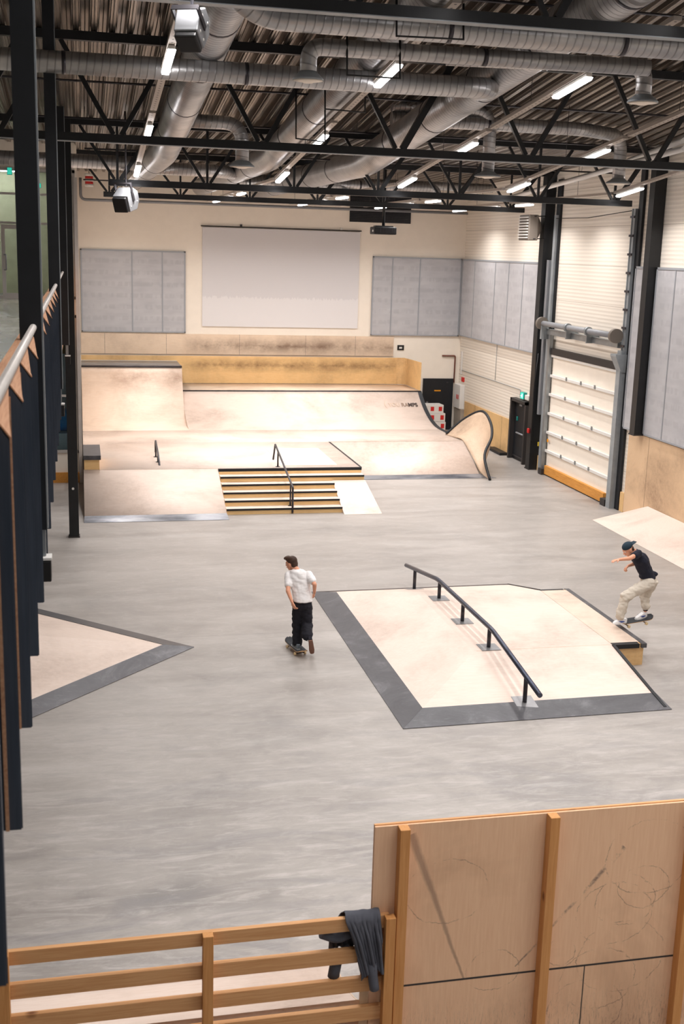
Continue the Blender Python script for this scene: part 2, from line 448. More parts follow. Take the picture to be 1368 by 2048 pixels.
# ================================================================== STRUCTURE
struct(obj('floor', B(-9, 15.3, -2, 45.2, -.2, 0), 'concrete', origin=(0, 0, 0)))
struct(obj('wall_far', B(-.2, 15.3, 44.9, 45.1, 0, 9.75), 'cream_plain', origin=(7, 45, 0)))
struct(obj('wall_right', B(14.96, 15.2, -2, 44.9, 0, 13.2), 'cream_ribbed', origin=(15, 20, 0)))
struct(obj('wall_left', B(-.2, 0, 35.1, 44.9, 0, 9.8), 'cream_plain', origin=(0, 40, 0)))
bm = bmesh.new()
box(bm, -9, -.06, 34.95, 35.1, 0, .9); box(bm, -9, -.06, 34.95, 35.1, 9.0, 9.75); box(bm, -9, -.06, 34.95, 35.1, 4.95, 5.4)
struct(obj('wall_facade', bm, 'cream_plain', origin=(-4, 35, 0)))
struct(obj('wall_back_corridor', B(-9, -.2, 38.5, 38.7, 0, 9.3), 'corridor_wall', origin=(-4, 38.6, 0)))
struct(obj('ceiling_corridor', B(-9, -.2, 35.1, 38.5, 9.1, 9.2), 'corridor_dark', origin=(-4, 37, 9.1)))
struct(obj('wall_outer_left', B(-9.2, -9, -2, 38.7, 0, 13), 'cream_plain', origin=(-9, 20, 0)))
struct(obj('baseboard_facade', B(-9, -.02, 34.90, 34.945, 0, .31), 'osb', origin=(-3, 34.9, 0)))
# mezzanine slab
struct(obj('floor_mezzanine', B(-9, -.5, -2, 38.5, 4.95, 5.4), 'mezz_floor', origin=(-4, 15, 5.4)))

# corrugated roof deck following the truss tops
DECK = [(2.0, 13.55), (14.8, 11.66), (22.0, 10.60), (28.7, 9.81), (36.3, 9.66), (45.1, 9.55)]
def deck_z(y):
    for (a, za), (b, zb) in zip(DECK, DECK[1:]):
        if y <= b: return za+(zb-za)*(y-a)/(b-a)
    return DECK[-1][1]
bm = bmesh.new(); P = .31; prof = []
x = -9.0
while x < 15.2:
    prof += [(x, 0), (x+.03, 0), (x+.042, .014), (x+.054, 0), (x+.09, 0), (x+.105, .05), (x+.115, .05), (x+.14, .20), (x+.19, .20), (x+.20, .185), (x+.21, .20), (x+.26, .20), (x+.285, .05), (x+.295, .05)]; x += P
prof.append((x, 0))
rows = [[bm.verts.new((px, y, z+h)) for px, h in prof] for y, z in DECK]
for a, b in zip(rows, rows[1:]):
    for i in range(len(prof)-1): bm.faces.new((a[i], a[i+1], b[i+1], b[i]))
struct(obj('ceiling', bm, 'roof_deck', origin=(3, 20, 9.5)))

# acoustic panels on the walls are separate cladding boards
def wall_panel(name, x0, x1, y0, y1, z0, z1, seams, label, axis='x', extra=()):
    t = thing(name, label, 'acoustic panel', ((x0+x1)/2, (y0+y1)/2, z0), 'grey acoustic wall panels')
    obj('panel_board', B(x0, x1, y0, y1, z0, z1), 'acoustic', t)
    bm = bmesh.new(); e = .012
    if axis == 'x':
        for s in seams: box(bm, s-.022, s+.022, y0-e, y0-.001, z0, z1)
        box(bm, x0, x1, y0-e-.004, y0-.001, z1-.05, z1); box(bm, x0, x1, y0-e-.004, y0-.001, z0, z0+.04)
        box(bm, x0, x0+.05, y0-e-.004, y0-.001, z0, z1); box(bm, x1-.05, x1, y0-e-.004, y0-.001, z0, z1)
    else:
        for s in seams: box(bm, x0-e, x0-.001, s-.025, s+.025, z0, z1)
        box(bm, x0-e-.004, x0-.001, y0, y1, z1-.06, z1); box(bm, x0-e-.004, x0-.001, y0, y1, z0, z0+.04)
        box(bm, x0-e-.004, x0-.001, y0, y0+.06, z0, z1); box(bm, x0-e-.004, x0-.001, y1-.05, y1, z0, z1)
    obj('edge_trim', bm, 'acoustic_trim', t)
    return t
wall_panel('acoustic_panel', .06, 3.93, 44.84, 44.895, 3.77, 6.80, [1.94, 3.06], 'grey acoustic panel on the far wall, left of the white screen')
wall_panel('acoustic_panel', 11.19, 14.84, 44.84, 44.895, 3.78, 6.83, [12.0, 13.12], 'grey acoustic panel on the far wall, right of the white screen')
wall_panel('acoustic_panel', 14.86, 14.955, 36.75, 44.8, 3.82, 6.82, [43.3, 41.0, 39.6, 38.2], 'long grey acoustic panel on the right wall next to the corner', 'y')
wall_panel('acoustic_panel', 14.86, 14.955, 29.06, 29.85, 2.36, 6.82, [], 'narrow grey acoustic strip between the roller door track and the black column', 'y')
wall_panel('acoustic_panel', 14.86, 14.955, 8.0, 28.62, 2.36, 6.82, [27.6, 25.4, 23, 20], 'tall grey acoustic panel on the right wall at the edge of the photo', 'y')

# white screen painted / hung on the far wall
t = thing('projection_screen', 'large pale grey projection screen on the far wall', 'screen', (7.6, 44.86, 4.03))
obj('screen_sheet', B(4.56, 10.66, 44.86, 44.885, 4.03, 7.72), 'screen_paint', t)
obj('top_rod', T([(4.5, 44.84, 7.76), (10.7, 44.84, 7.76)], .022, 8), 'seal_black', t)
obj('hook', B(5.98, 6.06, 44.83, 44.88, 7.76, 7.86), 'dark_steel', t)
obj('hook', B(9.86, 9.94, 44.83, 44.88, 7.76, 7.86), 'white_plastic', t)

# ventilation grille
t = thing('ventilation_grille', 'dark louvred ventilation grille high on the far wall behind the projector', 'grille', (11.4, 44.85, 8.08))
obj('grille_frame', B(10.22, 12.66, 44.86, 44.895, 8.1, 9.15), 'black_plastic', t)
bm = bmesh.new()
for i in range(17): bar(bm, (10.24, 44.83, 8.14+i*.06), (12.64, 44.83, 8.14+i*.06), .03, .02)
obj('louvres', bm, 'dark_steel', t)

# plywood strips on far wall
def ply_strip(x0, x1, y0, y1, z0, z1, mat, label, seams=(), axis=0):
    t = thing('plywood_cladding', label, 'plywood', ((x0+x1)/2, (y0+y1)/2, z0))
    obj('plywood_sheet', B(x0, x1, y0, y1, z0, z1), mat, t)
    for s in seams:
        if axis == 0: obj('sheet_joint', B(s-.004, s+.004, y0-.002, y0-.0005, z0, z1), 'seal_black', t)
        else: obj('sheet_joint', B(x0-.002, x0-.0005, s-.004, s+.004, z0, z1), 'seal_black', t)
    return t
ply_strip(.03, 12.16, 44.86, 44.898, 2.96, 3.73, 'band_ply', 'pale scuffed plywood band on the far wall under the screen', (.9, 3.2, 6.0, 8.6, 10.6))
# door (double black) on far wall
t = thing('door_1', 'black double door in the far wall behind the stacked boxes', 'door', (14.1, 44.85, 0)); t['kind'] = 'structure'
obj('door_leaf', B(13.45, 14.72, 44.83, 44.897, 0, 2.08), 'black_paint', t)
obj('sign_strip', B(13.93, 14.2, 44.822, 44.829, 1.57, 1.62), 'orange', t)
obj('door_handle', B(13.6, 13.68, 44.80, 44.829, 1.0, 1.15), 'steel_plate', t)
obj('door_closer', B(14.42, 14.5, 44.80, 44.829, 1.9, 1.95), 'dark_steel', t)
tag(obj('fire_pictogram', B(12.33, 12.6, 44.875, 44.897, 3.2, 3.4), 'black_plastic'), 'small black wall sign right of the plywood band', 'sign')
tag(obj('sign_plate', B(12.40, 12.52, 44.868, 44.874, 3.26, 3.33), 'white_plastic'), 'tiny white plate on the black wall sign', 'sign')

# fire hose cabinet
t = thing('fire_cabinet', 'white fire hose cabinet on the far wall beside the corner', 'cabinet', (14.85, 44.6, .85))
obj('cabinet_body', B(14.76, 14.955, 44.05, 44.8, .95, 1.9), 'white_plastic', t, bevel=.01)
for yy_, in ((44.25,), (44.42,)): obj('pictogram', B(14.752, 14.758, yy_-.05, yy_+.04, 1.32, 1.5), 'red_plastic', t)
tag(obj('concrete_pier', B(14.80, 14.955, 43.95, 44.8, 0, .95), 'concrete_wall'), 'grey concrete pier below the fire hose cabinet', 'pier')
tag(obj('alarm_button', B(14.90, 14.958, 44.15, 44.4, 2.02, 2.2), 'red_plastic', bevel=.01), 'red alarm button above the fire hose cabinet', 'alarm')
tag(obj('copper_pipe', T([(14.2, 44.85, 3.0), (14.75, 44.85, 3.0), (14.75, 44.85, 1.92)], .03, 8, .06), 'brown_pipe'), 'thin brown pipe running down to the fire hose cabinet', 'pipe')
tag(obj('cable_conduit', B(14.91, 14.955, 44.5, 44.62, 2.3, 3.2), 'white_plastic'), 'white cable trunking in the far right corner', 'trunking')
# boxes
bi = [('topmost, half under grey film', 13.12, 13.95, 43.55, 44.15, .86, 1.18), ('middle of the stack', 13.12, 14.02, 43.5, 44.15, .52, .85), ('lowest of the stack', 13.12, 14.05, 43.5, 44.15, .18, .51)]
for i, (lb, x0, x1, y0, y1, z0, z1) in enumerate(bi):
    t = thing('cardboard_box', 'white red-labelled carton by the black door, '+lb, 'box', ((x0+x1)/2, (y0+y1)/2, z0), 'cartons by the black door')
    obj('carton', B(x0, x1, y0, y1, z0, z1), 'white_plastic', t, bevel=.008)
    for xx in (x0+.3, x1-.2): obj('red_label', B(xx, xx+.14, y0-.004, y0-.001, z0+.08, z1-.07), 'red_plastic', t)
    obj('top_tape', B(x0+.02, x1-.02, y0+.25, y0+.31, z1, z1+.002), 'grey_box', t)
bm = bmesh.new(); solid(bm, [(13.0, 43.5, .15), (14.1, 43.5, .15), (14.1, 44.2, .15), (13.0, 44.2, .15), (13.0, 43.5, .17), (14.1, 43.5, .17), (14.1, 44.2, .17), (13.0, 44.2, .17)], [(3, 2, 1, 0), (4, 5, 6, 7), (0, 1, 5, 4), (1, 2, 6, 5), (2, 3, 7, 6), (3, 0, 4, 7)])
for xx in (13.05, 13.5, 13.95): box(bm, xx, xx+.1, 43.5, 44.2, 0, .15)
tag(obj('wooden_pallet', bm, 'pine_x'), 'wooden pallet under the white cartons by the door', 'pallet')

# right wall: ply dado, side door, columns, roller door
ply_strip(14.925, 14.957, 38.42, 43.9, 0.02, 1.29, 'orange_ply', 'low orange plywood dado on the right wall beyond the side door', (39.6, 41.2, 42.6), 1)
tag(obj('foam_bumper', B(14.6, 14.9, 38.75, 40.1, 0, .1), 'black_plastic', bevel=.02), 'black rubber bar lying on the floor by the side door', 'bumper')
t = thing('door_2', 'black side exit door with push bar in the right wall', 'door', (14.9, 37.6, 0)); t['kind'] = 'structure'
obj('door_leaf', B(14.90, 14.957, 37.02, 38.3, 0.01, 2.05), 'black_paint', t)
bm = bmesh.new(); box(bm, 14.74, 14.957, 38.28, 38.4, 0, 2.15); box(bm, 14.74, 14.957, 36.92, 37.02, 0, 2.15); box(bm, 14.74, 14.957, 36.92, 38.4, 2.05, 2.15)
obj('door_frame', bm, 'seal_black', t)
obj('push_bar', T([(14.82, 37.1, .98), (14.82, 37.85, .98)], .03, 10), 'grey_box', t)
obj('door_closer', B(14.84, 14.9, 37.5, 37.75, 1.93, 2.0), 'grey_box', t)
obj('door_lock', B(14.87, 14.9, 37.95, 38.03, 1.38, 1.52), 'teal_paint', t)
obj('kick_plate', B(14.86, 14.9, 37.1, 38.2, .12, .16), 'dark_steel', t)
t = thing('exit_sign', 'lit green exit sign above the side door', 'sign', (14.86, 37.55, 2.2))
obj('sign_case', B(14.84, 14.957, 37.4, 37.72, 2.19, 2.42), 'teal_paint', t)
obj('lit_face', B(14.83, 14.838, 37.42, 37.70, 2.2, 2.41), 'exit_glow', t)
bm = bmesh.new(); box(bm, 14.824, 14.829, 37.5, 37.56, 2.24, 2.37); box(bm, 14.824, 14.829, 37.58, 37.66, 2.28, 2.31)
obj('running_figure', bm, 'exit_white', t)
tag(obj('emergency_light', B(14.86, 14.957, 37.02, 37.36, 2.2, 2.36), 'white_plastic', bevel=.01), 'white emergency lamp box beside the green exit sign', 'lamp')
tag(obj('light_switch', B(14.93, 14.958, 38.55, 38.7, 1.5, 1.62), 'white_plastic'), 'white wall switch left of the side door', 'switch')
tag(obj('wall_notice', B(14.945, 14.958, 38.48, 38.75, 1.33, 1.48), 'grey_box'), 'small grey notice plate under the wall switch', 'notice')
tag(obj('cable_line', T([(14.94, 44.8, 2.46), (14.94, 38.0, 2.46), (14.94, 38.0, 2.2)], .012, 6, .05), 'galv_dull'), 'thin grey conduit running along the right wall to the exit sign', 'conduit')
tag(obj('conduit_drop', T([(14.94, 40.6, 3.8), (14.94, 40.6, 2.5)], .01, 6), 'galv_dull'), 'vertical grey conduit below the long acoustic panel', 'conduit')

def column(name, label, x0, x1, y0, y1, z0, z1, grp='black steel columns', face=True):
    t = thing(name, label, 'column', ((x0+x1)/2, (y0+y1)/2, z0), grp)
    bm = bmesh.new(); f = .03
    box(bm, x0, x0+f, y0, y1, z0, z1); box(bm, x1-f, x1, y0, y1, z0, z1); box(bm, x0+f, x1-f, (y0+y1)/2-f/2, (y0+y1)/2+f/2, z0, z1)
    box(bm, x0+f, x1-f, y0, y0+.02, z0, z1)
    obj('shaft', bm, 'black_steel', t)
    obj('base_plate', B(x0-.02, x1+.02, y0-.02, y1+.02, z0, z0+.03), 'seal_black', t)
    return t
column('steel_column', 'black steel column between the side door and the roller door', 14.62, 14.94, 36.0, 36.34, 0, 9.6)
column('steel_column', 'black steel column standing on the plywood edge right of the roller door', 14.62, 14.94, 28.66, 28.95, 2.33, 9.75)
column('steel_column', 'free-standing black steel column on the left in front of the ramps', -.35, -.12, 28.1, 28.33, 0, 9.75)
tag(obj('door_reveal', B(14.88, 14.957, 35.42, 35.72, 0, 9.4), 'black_paint'), 'thin black post on the left of the roller door opening', 'post')
tag(obj('door_reveal', B(14.88, 14.957, 29.78, 30.02, 0, 9.4), 'black_paint'), 'thin black post on the right of the roller door opening', 'post')
tag(obj('bolt_head', T([(-.24, 28.09, 1.22), (-.24, 28.07, 1.22)], .03, 12), 'white_plastic'), 'round white cap on the free-standing column', 'cap')
tag(obj('fuse_pipe', T([(14.66, 35.9, 3.9), (14.6, 35.95, 2.8), (14.62, 35.9, 1.0)], .02, 6, .3), 'black_plastic'), 'black hose hanging on the column left of the roller door', 'hose')

# roller door
t = thing('roller_door', 'cream sectional roller door with six panels in the right wall', 'door', (14.9, 32.9, 0))
zs = [0, .82, 1.43, 2.05, 2.67, 3.28, 3.92]
for i in range(6):
    obj('door_section', B(14.90, 14.955, 30.3, 35.2, zs[i]+.01, zs[i+1]-.012), 'cream_plain', t)
for z in zs[1:]:
    f = obj('section_rail', B(14.84, 14.90, 30.3, 35.25, z-.07, z+.01), 'white_plastic', t)
    if z < 3.9:
        for yv in (31.8, 32.8, 33.9): obj('hinge', B(14.815, 14.84, yv-.04, yv+.04, z-.05, z+.06), 'galv', f)
obj('bottom_board', B(14.80, 14.90, 30.62, 35.1, .04, .32), 'osb', t)
obj('bottom_seal', B(14.86, 14.95, 30.3, 35.2, 0, .035), 'black_plastic', t)
obj('top_seal', B(14.82, 14.955, 30.15, 35.35, 3.93, 4.13), 'seal_black', t)
obj('foot_block', B(14.7, 14.88, 30.3, 30.6, 0, .2), 'seal_black', t)
obj('foot_block', B(14.7, 14.88, 35.1, 35.38, 0, .2), 'seal_black', t)
obj('logo_plate', B(14.835, 14.84, 35.0, 35.12, 1.1, 1.2), 'orange', t)
tag(obj('door_track', B(14.72, 14.90, 30.02, 30.26, 0, 4.5), 'galv_dull'), 'wide grey steel track on the right edge of the roller door', 'track')
bm = bmesh.new(); box(bm, 14.80, 14.93, 30.03, 30.20, 4.5, 8.35); box(bm, 14.78, 14.80, 30.16, 30.2, 4.5, 8.35)
tt = obj('lift_rail', bm, 'galv_dull'); tag(tt, 'tall grey lift rail rising above the right side of the roller door', 'rail')
for i in range(8): obj('rail_clamp', B(14.76, 14.79, 30.0, 30.24, 4.6+i*.5, 4.66+i*.5), 'dark_steel', tt)
tag(obj('lift_rail', B(14.80, 14.93, 35.5, 35.66, 0, 8.3), 'galv_dull'), 'tall grey lift rail rising above the left side of the roller door', 'rail')
tag(obj('door_track', B(14.76, 14.88, 35.26, 35.40, 0.2, 4.6), 'galv'), 'grey steel track on the left edge of the roller door', 'track')
tag(obj('cable_duct', B(14.74, 14.957, 35.74, 35.9, 1.9, 6.9), 'grey_box'), 'grey cable channel beside the left lift rail', 'channel')
# torsion shaft
t = thing('torsion_shaft', 'grey spring shaft with drums across the top of the roller door', 'shaft', (14.6, 32.6, 4.9))
obj('spring_tube', T([(14.6, 30.3, 4.9), (14.6, 35.5, 4.9)], .085, 18), 'grey_box', t, smooth=False)
for yv, r in ((30.22, .2), (35.62, .2)): obj('drum', T([(14.6, yv-.07, 4.9), (14.6, yv+.07, 4.9)], r, 24), 'heater_grey', t)
for yv in (32.05, 33.55):
    bm = T([(14.6, yv-.06, 4.9), (14.6, yv+.06, 4.9)], .13, 18); box(bm, 14.55, 14.95, yv-.03, yv+.03, 4.55, 4.85)
    obj('bearing_bracket', bm, 'galv', t)
obj('shaft_beam', B(14.72, 14.84, 30.3, 35.5, 4.56, 4.74), 'galv', t)
bm = hull([(14.9, 29.98, 4.4), (14.9, 30.35, 4.4), (14.55, 29.98, 4.4), (14.55, 30.35, 4.4), (14.9, 30.0, 3.9), (14.9, 30.3, 3.9), (14.75, 30.0, 3.9), (14.75, 30.3, 3.9), (14.55, 29.98, 4.34), (14.55, 30.35, 4.34)])
obj('end_bracket', bm, 'galv_dull', t)
bm = B(14.55, 14.9, 35.5, 35.6, 4.4, 4.95); obj('end_bracket', bm, 'galv_dull', t)
tag(obj('guy_cable', T([(14.8, 35.5, 8.2), (14.75, 33, 8.16), (14.8, 30.2, 8.3)], .012, 6), 'black_plastic'), 'thin cable stretched above the roller door', 'cable')
tag(obj('control_box', B(14.56, 14.62, 36.1, 36.24, 1.22, 1.38), 'red_plastic', bevel=.02), 'red switch on the column left of the roller door', 'switch')
tag(obj('control_cable', B(14.80, 14.957, 35.74, 35.8, .85, .98), 'yellow'), 'small yellow connector beside the roller door track', 'connector')

# fan heater
t = thing('fan_heater', 'grey fan heater with white louvres bracketed to the column', 'heater', (14.2, 36.1, 7.5))
HX0, HX1 = 14.0, 14.36
obj('heater_case', B(HX0+.04, HX1, 35.85, 36.75, 7.5, 8.3), 'heater_grey', t, bevel=.03)
bm = bmesh.new(); tube(bm, [(HX1, 36.3, 7.9), (HX1+.12, 36.3, 7.9), (HX1+.2, 36.3, 7.9)], .38, 24, radii=[.38, .34, .2]); obj('fan_shroud', bm, 'heater_grey', t)
bm = bmesh.new()
for i in range(8): box(bm, HX0-.01, HX0+.07, 35.92, 36.68, 7.57+i*.09, 7.60+i*.09)
obj('louvres', bm, 'white_plastic', t)
bm = bmesh.new()
for z in (7.55, 8.25): bar(bm, (HX0+.2, 35.83, z), (14.65, 36.0, z+.02), .03, n=8); bar(bm, (HX0+.2, 36.77, z), (14.65, 36.3, z+.02), .03, n=8)
obj('bracket', bm, 'black_steel', t)

# right-hand tall plywood and quarter bank
ply_strip(14.90, 14.957, 8.0, 29.5, 0.02, 2.33, 'tan_ply', 'tall tan scuffed plywood on the right wall behind the white-looking bank', (28.3, 25.8, 23.3, 20.8), 1)
bm = bmesh.new()
solid(bm, [(13.6, 28.68, 0.004), (14.89, 29.38, 0.004), (14.89, 28.05, .5), (13.6, 16, 0.004), (14.89, 16, .5), (14.89, 16, 0.0)], [(0, 2, 1), (0, 3, 4, 2), (1, 2, 4, 5), (3, 5, 4), (0, 1, 5, 3)])
bmesh.ops.recalc_face_normals(bm, faces=bm.faces)
tag(obj('bank_ramp', bm, 'ramp_ply'), 'low pale plywood bank against the right wall beyond the capped skater', 'ramp')

# skirting bits beside roller door
tag(obj('skirting_board', B(14.90, 14.957, 35.74, 35.98, 0, .5), 'orange_ply'), 'small orange plywood skirting left of the roller door', 'skirting')
tag(obj('skirting_board', B(14.90, 14.957, 29.52, 29.75, 0, .55), 'orange_ply'), 'small orange plywood skirting right of the roller door', 'skirting')

# ================================================================== FAR RAMP COMPLEX
XR, DZ = 7.86, .9
t = thing('skate_ramp', 'wide pale plywood ramp with flat deck and curved transition along the far wall', 'ramp', (6, 36, 0))
bm = bmesh.new()   # deck with left bank and right bank, as one sheeted body (closed)
def trans(y0, z0, h, R, n=14):
    out = []; L = math.sqrt(max(0, 2*R*h-h*h)); amax = math.acos(1-h/R)
    for i in range(n+1):
        a = amax*i/n; out.append((y0+R*math.sin(a), z0+R*(1-math.cos(a))))
    return out
TR = trans(39.15, DZ, 1.0, 4.6)     # main transition
TL = trans(39.7, DZ, 1.85, 2.55)    # tall left transition
YE = TR[-1][0]; YL = TL[-1][0]
def sheet(x0, x1, prof, th=.0):
    bmx = bmesh.new(); a = [bmx.verts.new((x0, y, z)) for y, z in prof]; b = [bmx.verts.new((x1, y, z)) for y, z in prof]
    a0 = [bmx.verts.new((x0, prof[0][0], 0)), bmx.verts.new((x0, prof[-1][0], 0))]; b0 = [bmx.verts.new((x1, prof[0][0], 0)), bmx.verts.new((x1, prof[-1][0], 0))]
    for i in range(len(prof)-1): f = bmx.faces.new((a[i], b[i], b[i+1], a[i+1])); f.smooth = True
    def cl(seq):
        out = []
        for v in seq:
            if not out or (v.co-out[-1].co).length > 1e-5: out.append(v)
        if (out[0].co-out[-1].co).length < 1e-5: out.pop()
        return out
    bmx.faces.new(cl([a0[0], a0[1]]+a[::-1])) ; bmx.faces.new(cl([b0[0]]+b+[b0[1]]))
    bmx.faces.new(cl([a0[1], b0[1], b[-1], a[-1]]))
    if prof[0][1] > 1e-4: bmx.faces.new(cl([b0[0], a0[0], a[0], b[0]]))
    bmx.faces.new((a0[0], b0[0], b0[1], a0[1])) if prof[0][1] > 1e-4 else None
    bmesh.ops.remove_doubles(bmx, verts=bmx.verts, dist=1e-5)
    bmesh.ops.recalc_face_normals(bmx, faces=bmx.faces)
    return bmx
XK = 12.52
obj('front_bank', sheet(.02, 3.72, [(29.8, .004), (32.15, DZ)]), 'ramp_ply', t)
obj('deck', sheet(.02, XR, [(32.15, DZ), (36.6, DZ)]), 'ramp_ply', t)
obj('side_bank', sheet(XR, XK, [(34.85, .004), (36.6, DZ)]), 'ramp_ply', t)
obj('flat_top', sheet(.02, XK, [(36.6, DZ), (TR[0][0], DZ)]), 'ramp_ply', t)
obj('main_transition', sheet(3.56, XK, TR), 'ramp_ply', t)
pl = [(TR[0][0], DZ)]+TL
obj('tall_transition', sheet(.02, 3.56, pl), 'tall_ply', t)
obj('main_platform', sheet(3.56, XK, [(YE, DZ+1.0), (44.25, DZ+1.0)]), 'worn_ply', t)
obj('tall_platform', sheet(.02, 3.56, [(YL, DZ+1.85), (44.25, DZ+1.85)]), 'steel_plate', t)
obj('coping', T([(3.56, YE, DZ+1.0), (XK, YE, DZ+1.0)], .03, 10), 'dark_steel', t)
obj('coping', T([(.02, YL, DZ+1.85), (3.56, YL, DZ+1.85)], .035, 10), 'dark_steel', t)
obj('coping_plate', B(.02, 3.56, YL+.02, YL+.5, DZ+1.85, DZ+1.87), 'plate_bright', t)
# dark painted edge along the right side of transition
bm = bmesh.new(); pr = [(37.6, DZ), (TR[0][0], DZ)]+TR[1:]
for i in range(len(pr)-1):
    (ya, za), (yb, zb) = pr[i], pr[i+1]
    poly(bm, [(XK-.12, ya, za+.008), (XK+.03, ya, za+.008), (XK+.03, yb, zb+.008), (XK-.12, yb, zb+.008)])
    poly(bm, [(XK+.03, ya, za+.008), (XK+.03, ya, za-.16), (XK+.03, yb, zb-.16), (XK+.03, yb, zb+.008)])
obj('edge_band', bm, 'black_paint', t)
# metal plates at feet
def on(y, y0, y1, z1): return (y-y0)/(y1-y0)*z1
obj('foot_plate', plate([(.0, 29.62, .002), (3.74, 29.62, .002), (3.72, 30.02, on(30.02, 29.8, 32.15, DZ)), (.02, 30.02, on(30.02, 29.8, 32.15, DZ))], .005), 'plate_bright', t)
obj('foot_plate', plate([(XR-.02, 34.68, .002), (13.0, 34.68, .002), (12.6, 35.0, on(35.0, 34.85, 36.6, DZ)), (XR, 35.0, on(35.0, 34.85, 36.6, DZ))], .005), 'plate_bright', t)
obj('deck_edge', B(3.72, XR+.01, 32.03, 32.10, DZ-.07, DZ+.005), 'black_paint', t)
obj('deck_edge', B(XR-.02, XR+.03, 32.10, 36.55, DZ-.05, DZ+.01), 'black_paint', t)
obj('new_sheet', plate([(5.6, 32.5, DZ), (7.25, 32.5, DZ), (7.25, 35.4, DZ), (5.6, 35.4, DZ)], .004), 'ramp_ply_new', t)
bm = bmesh.new(); box(bm, .03, 3.7, 32.145, 32.155, DZ+.001, DZ+.003); box(bm, XR+.04, XK-.01, 36.595, 36.605, DZ+.001, DZ+.003)
obj('sheet_joint', bm, 'worn_ply', t)
# lettering stuck below the coping (dark part, worn grey part, ghost part)
def text_mesh(name, s, size, loc, rot, mat, parent, ext=.002, off=0):
    cu = bpy.data.curves.new(name, 'FONT'); cu.body = s; cu.size = size; cu.extrude = ext; cu.offset = off
    o = bpy.data.objects.new(name, cu); COL.objects.link(o)
    bpy.context.view_layer.update()
    me = bpy.data.meshes.new_from_object(o.evaluated_get(bpy.context.evaluated_depsgraph_get()))
    COL.objects.unlink(o); bpy.data.objects.remove(o)
    me.materials.clear(); me.materials.append(MT[mat])
    m = bpy.data.objects.new(name, me); COL.objects.link(m)
    if parent is not None: m.parent = parent; m.location = Vector(loc)-PO[parent.name]
    else: m.location = loc
    m.rotation_euler = rot; m.scale = (1, 1.5, 1); return m
flat('letter_dark', (60, 48, 42), .6); flat('letter_mid', (140, 118, 102), .6); flat('letter_ghost', (198, 176, 156), .6)
y1, z1 = TR[11]; y0, z0 = TR[10]; slp = math.atan2(z1-z0, y1-y0)
TXR = (slp, 0, 0)
def tl(x): return (x, y0-math.sin(slp)*.012, z0+.012)
text_mesh('lettering', 'MPS', .21, tl(11.86), TXR, 'letter_dark', t, .003, .006)
text_mesh('lettering', 'RA', .21, tl(11.60), TXR, 'letter_mid', t, .003, .003)
text_mesh('lettering', 'YOU', .21, tl(11.10), TXR, 'letter_ghost', t, .003)
text_mesh('lettering', '(', .3, tl(10.94), TXR, 'letter_ghost', t, .003)

# back boards behind the platforms
t = thing('back_panel', 'orange plywood panel standing behind the coping of the far ramp', 'panel', (6.3, 44.3, DZ+1.0))
obj('panel_sheet', B(3.56, 12.5, 44.28, 44.32, DZ+1.02, 2.95), 'panel_ply', t)
obj('panel_sheet', B(.02, 3.56, 44.28, 44.32, DZ+1.87, 2.95), 'orange_ply', t)
bm = bmesh.new(); cur = [(12.5-.35+.35*math.sin(a), 44.28-.35+.35*math.cos(a)) for a in [math.pi/2*i/8 for i in range(9)]]+[(12.5, YE+.1)]
top = [2.95]*9+[2.98]
va = [[bm.verts.new((x+o_, y, z)) for z in (DZ+1.02, tz)] for o_ in (0, .04) for (x, y), tz in zip(cur, top)]
m = len(cur)
for q in (0, m):
    for i in range(m-1): bm.faces.new((va[q+i][0], va[q+i+1][0], va[q+i+1][1], va[q+i][1]))
for i in range(m-1): bm.faces.new((va[i][1], va[i+1][1], va[m+i+1][1], va[m+i][1]))
bm.faces.new((va[m-1][0], va[2*m-1][0], va[2*m-1][1], va[m-1][1]))
bmesh.ops.recalc_face_normals(bm, faces=bm.faces)
obj('curved_end', bm, 'orange_ply', t)

# steps
t = thing('stair_block', 'six wooden steps with black nosings in the middle of the far ramp', 'stairs', (5.6, 31.2, 0))
N = 6; run = (32.1-30.2)/N; X0, X1 = 3.74, 6.9
X1S = XR
obj('stair_body', sheet(X0, X1S, [(31.9, .749), (32.0, .749)]), 'orange_ply', t)
for i in range(N-1):
    y0_, z1_ = 30.22+i*.36, .15*(i+1)
    xr = 6.92 if i < 4 else XR
    s = obj('step', B(X0, xr, y0_, 32.02, z1_-.15+.001, z1_), 'riser_ply', t)
    obj('tread', B(X0, xr, y0_, y0_+.36, z1_+.0005, z1_+.004), 'ramp_ply', s)
    obj('nosing', B(X0, xr, y0_-.022, y0_+.012, z1_-.042, z1_+.008), 'black_steel', s)
obj('top_riser', B(X0, XR, 32.022, 32.028, .75, DZ-.07), 'riser_ply', t)
bm = bmesh.new(); solid(bm, [(6.92, 29.95, .004), (7.98, 29.95, .004), (6.92, 31.62, .62), (7.88, 31.62, .62), (6.92, 31.62, 0), (7.88, 31.62, 0)], [(0, 1, 3, 2), (0, 2, 4), (1, 5, 3), (2, 3, 5, 4), (0, 4, 5, 1)])
bmesh.ops.recalc_face_normals(bm, faces=bm.faces)
tag(obj('kicker_ramp', bm, 'ramp_ply'), 'narrow plywood kicker laid over the right end of the steps', 'ramp')

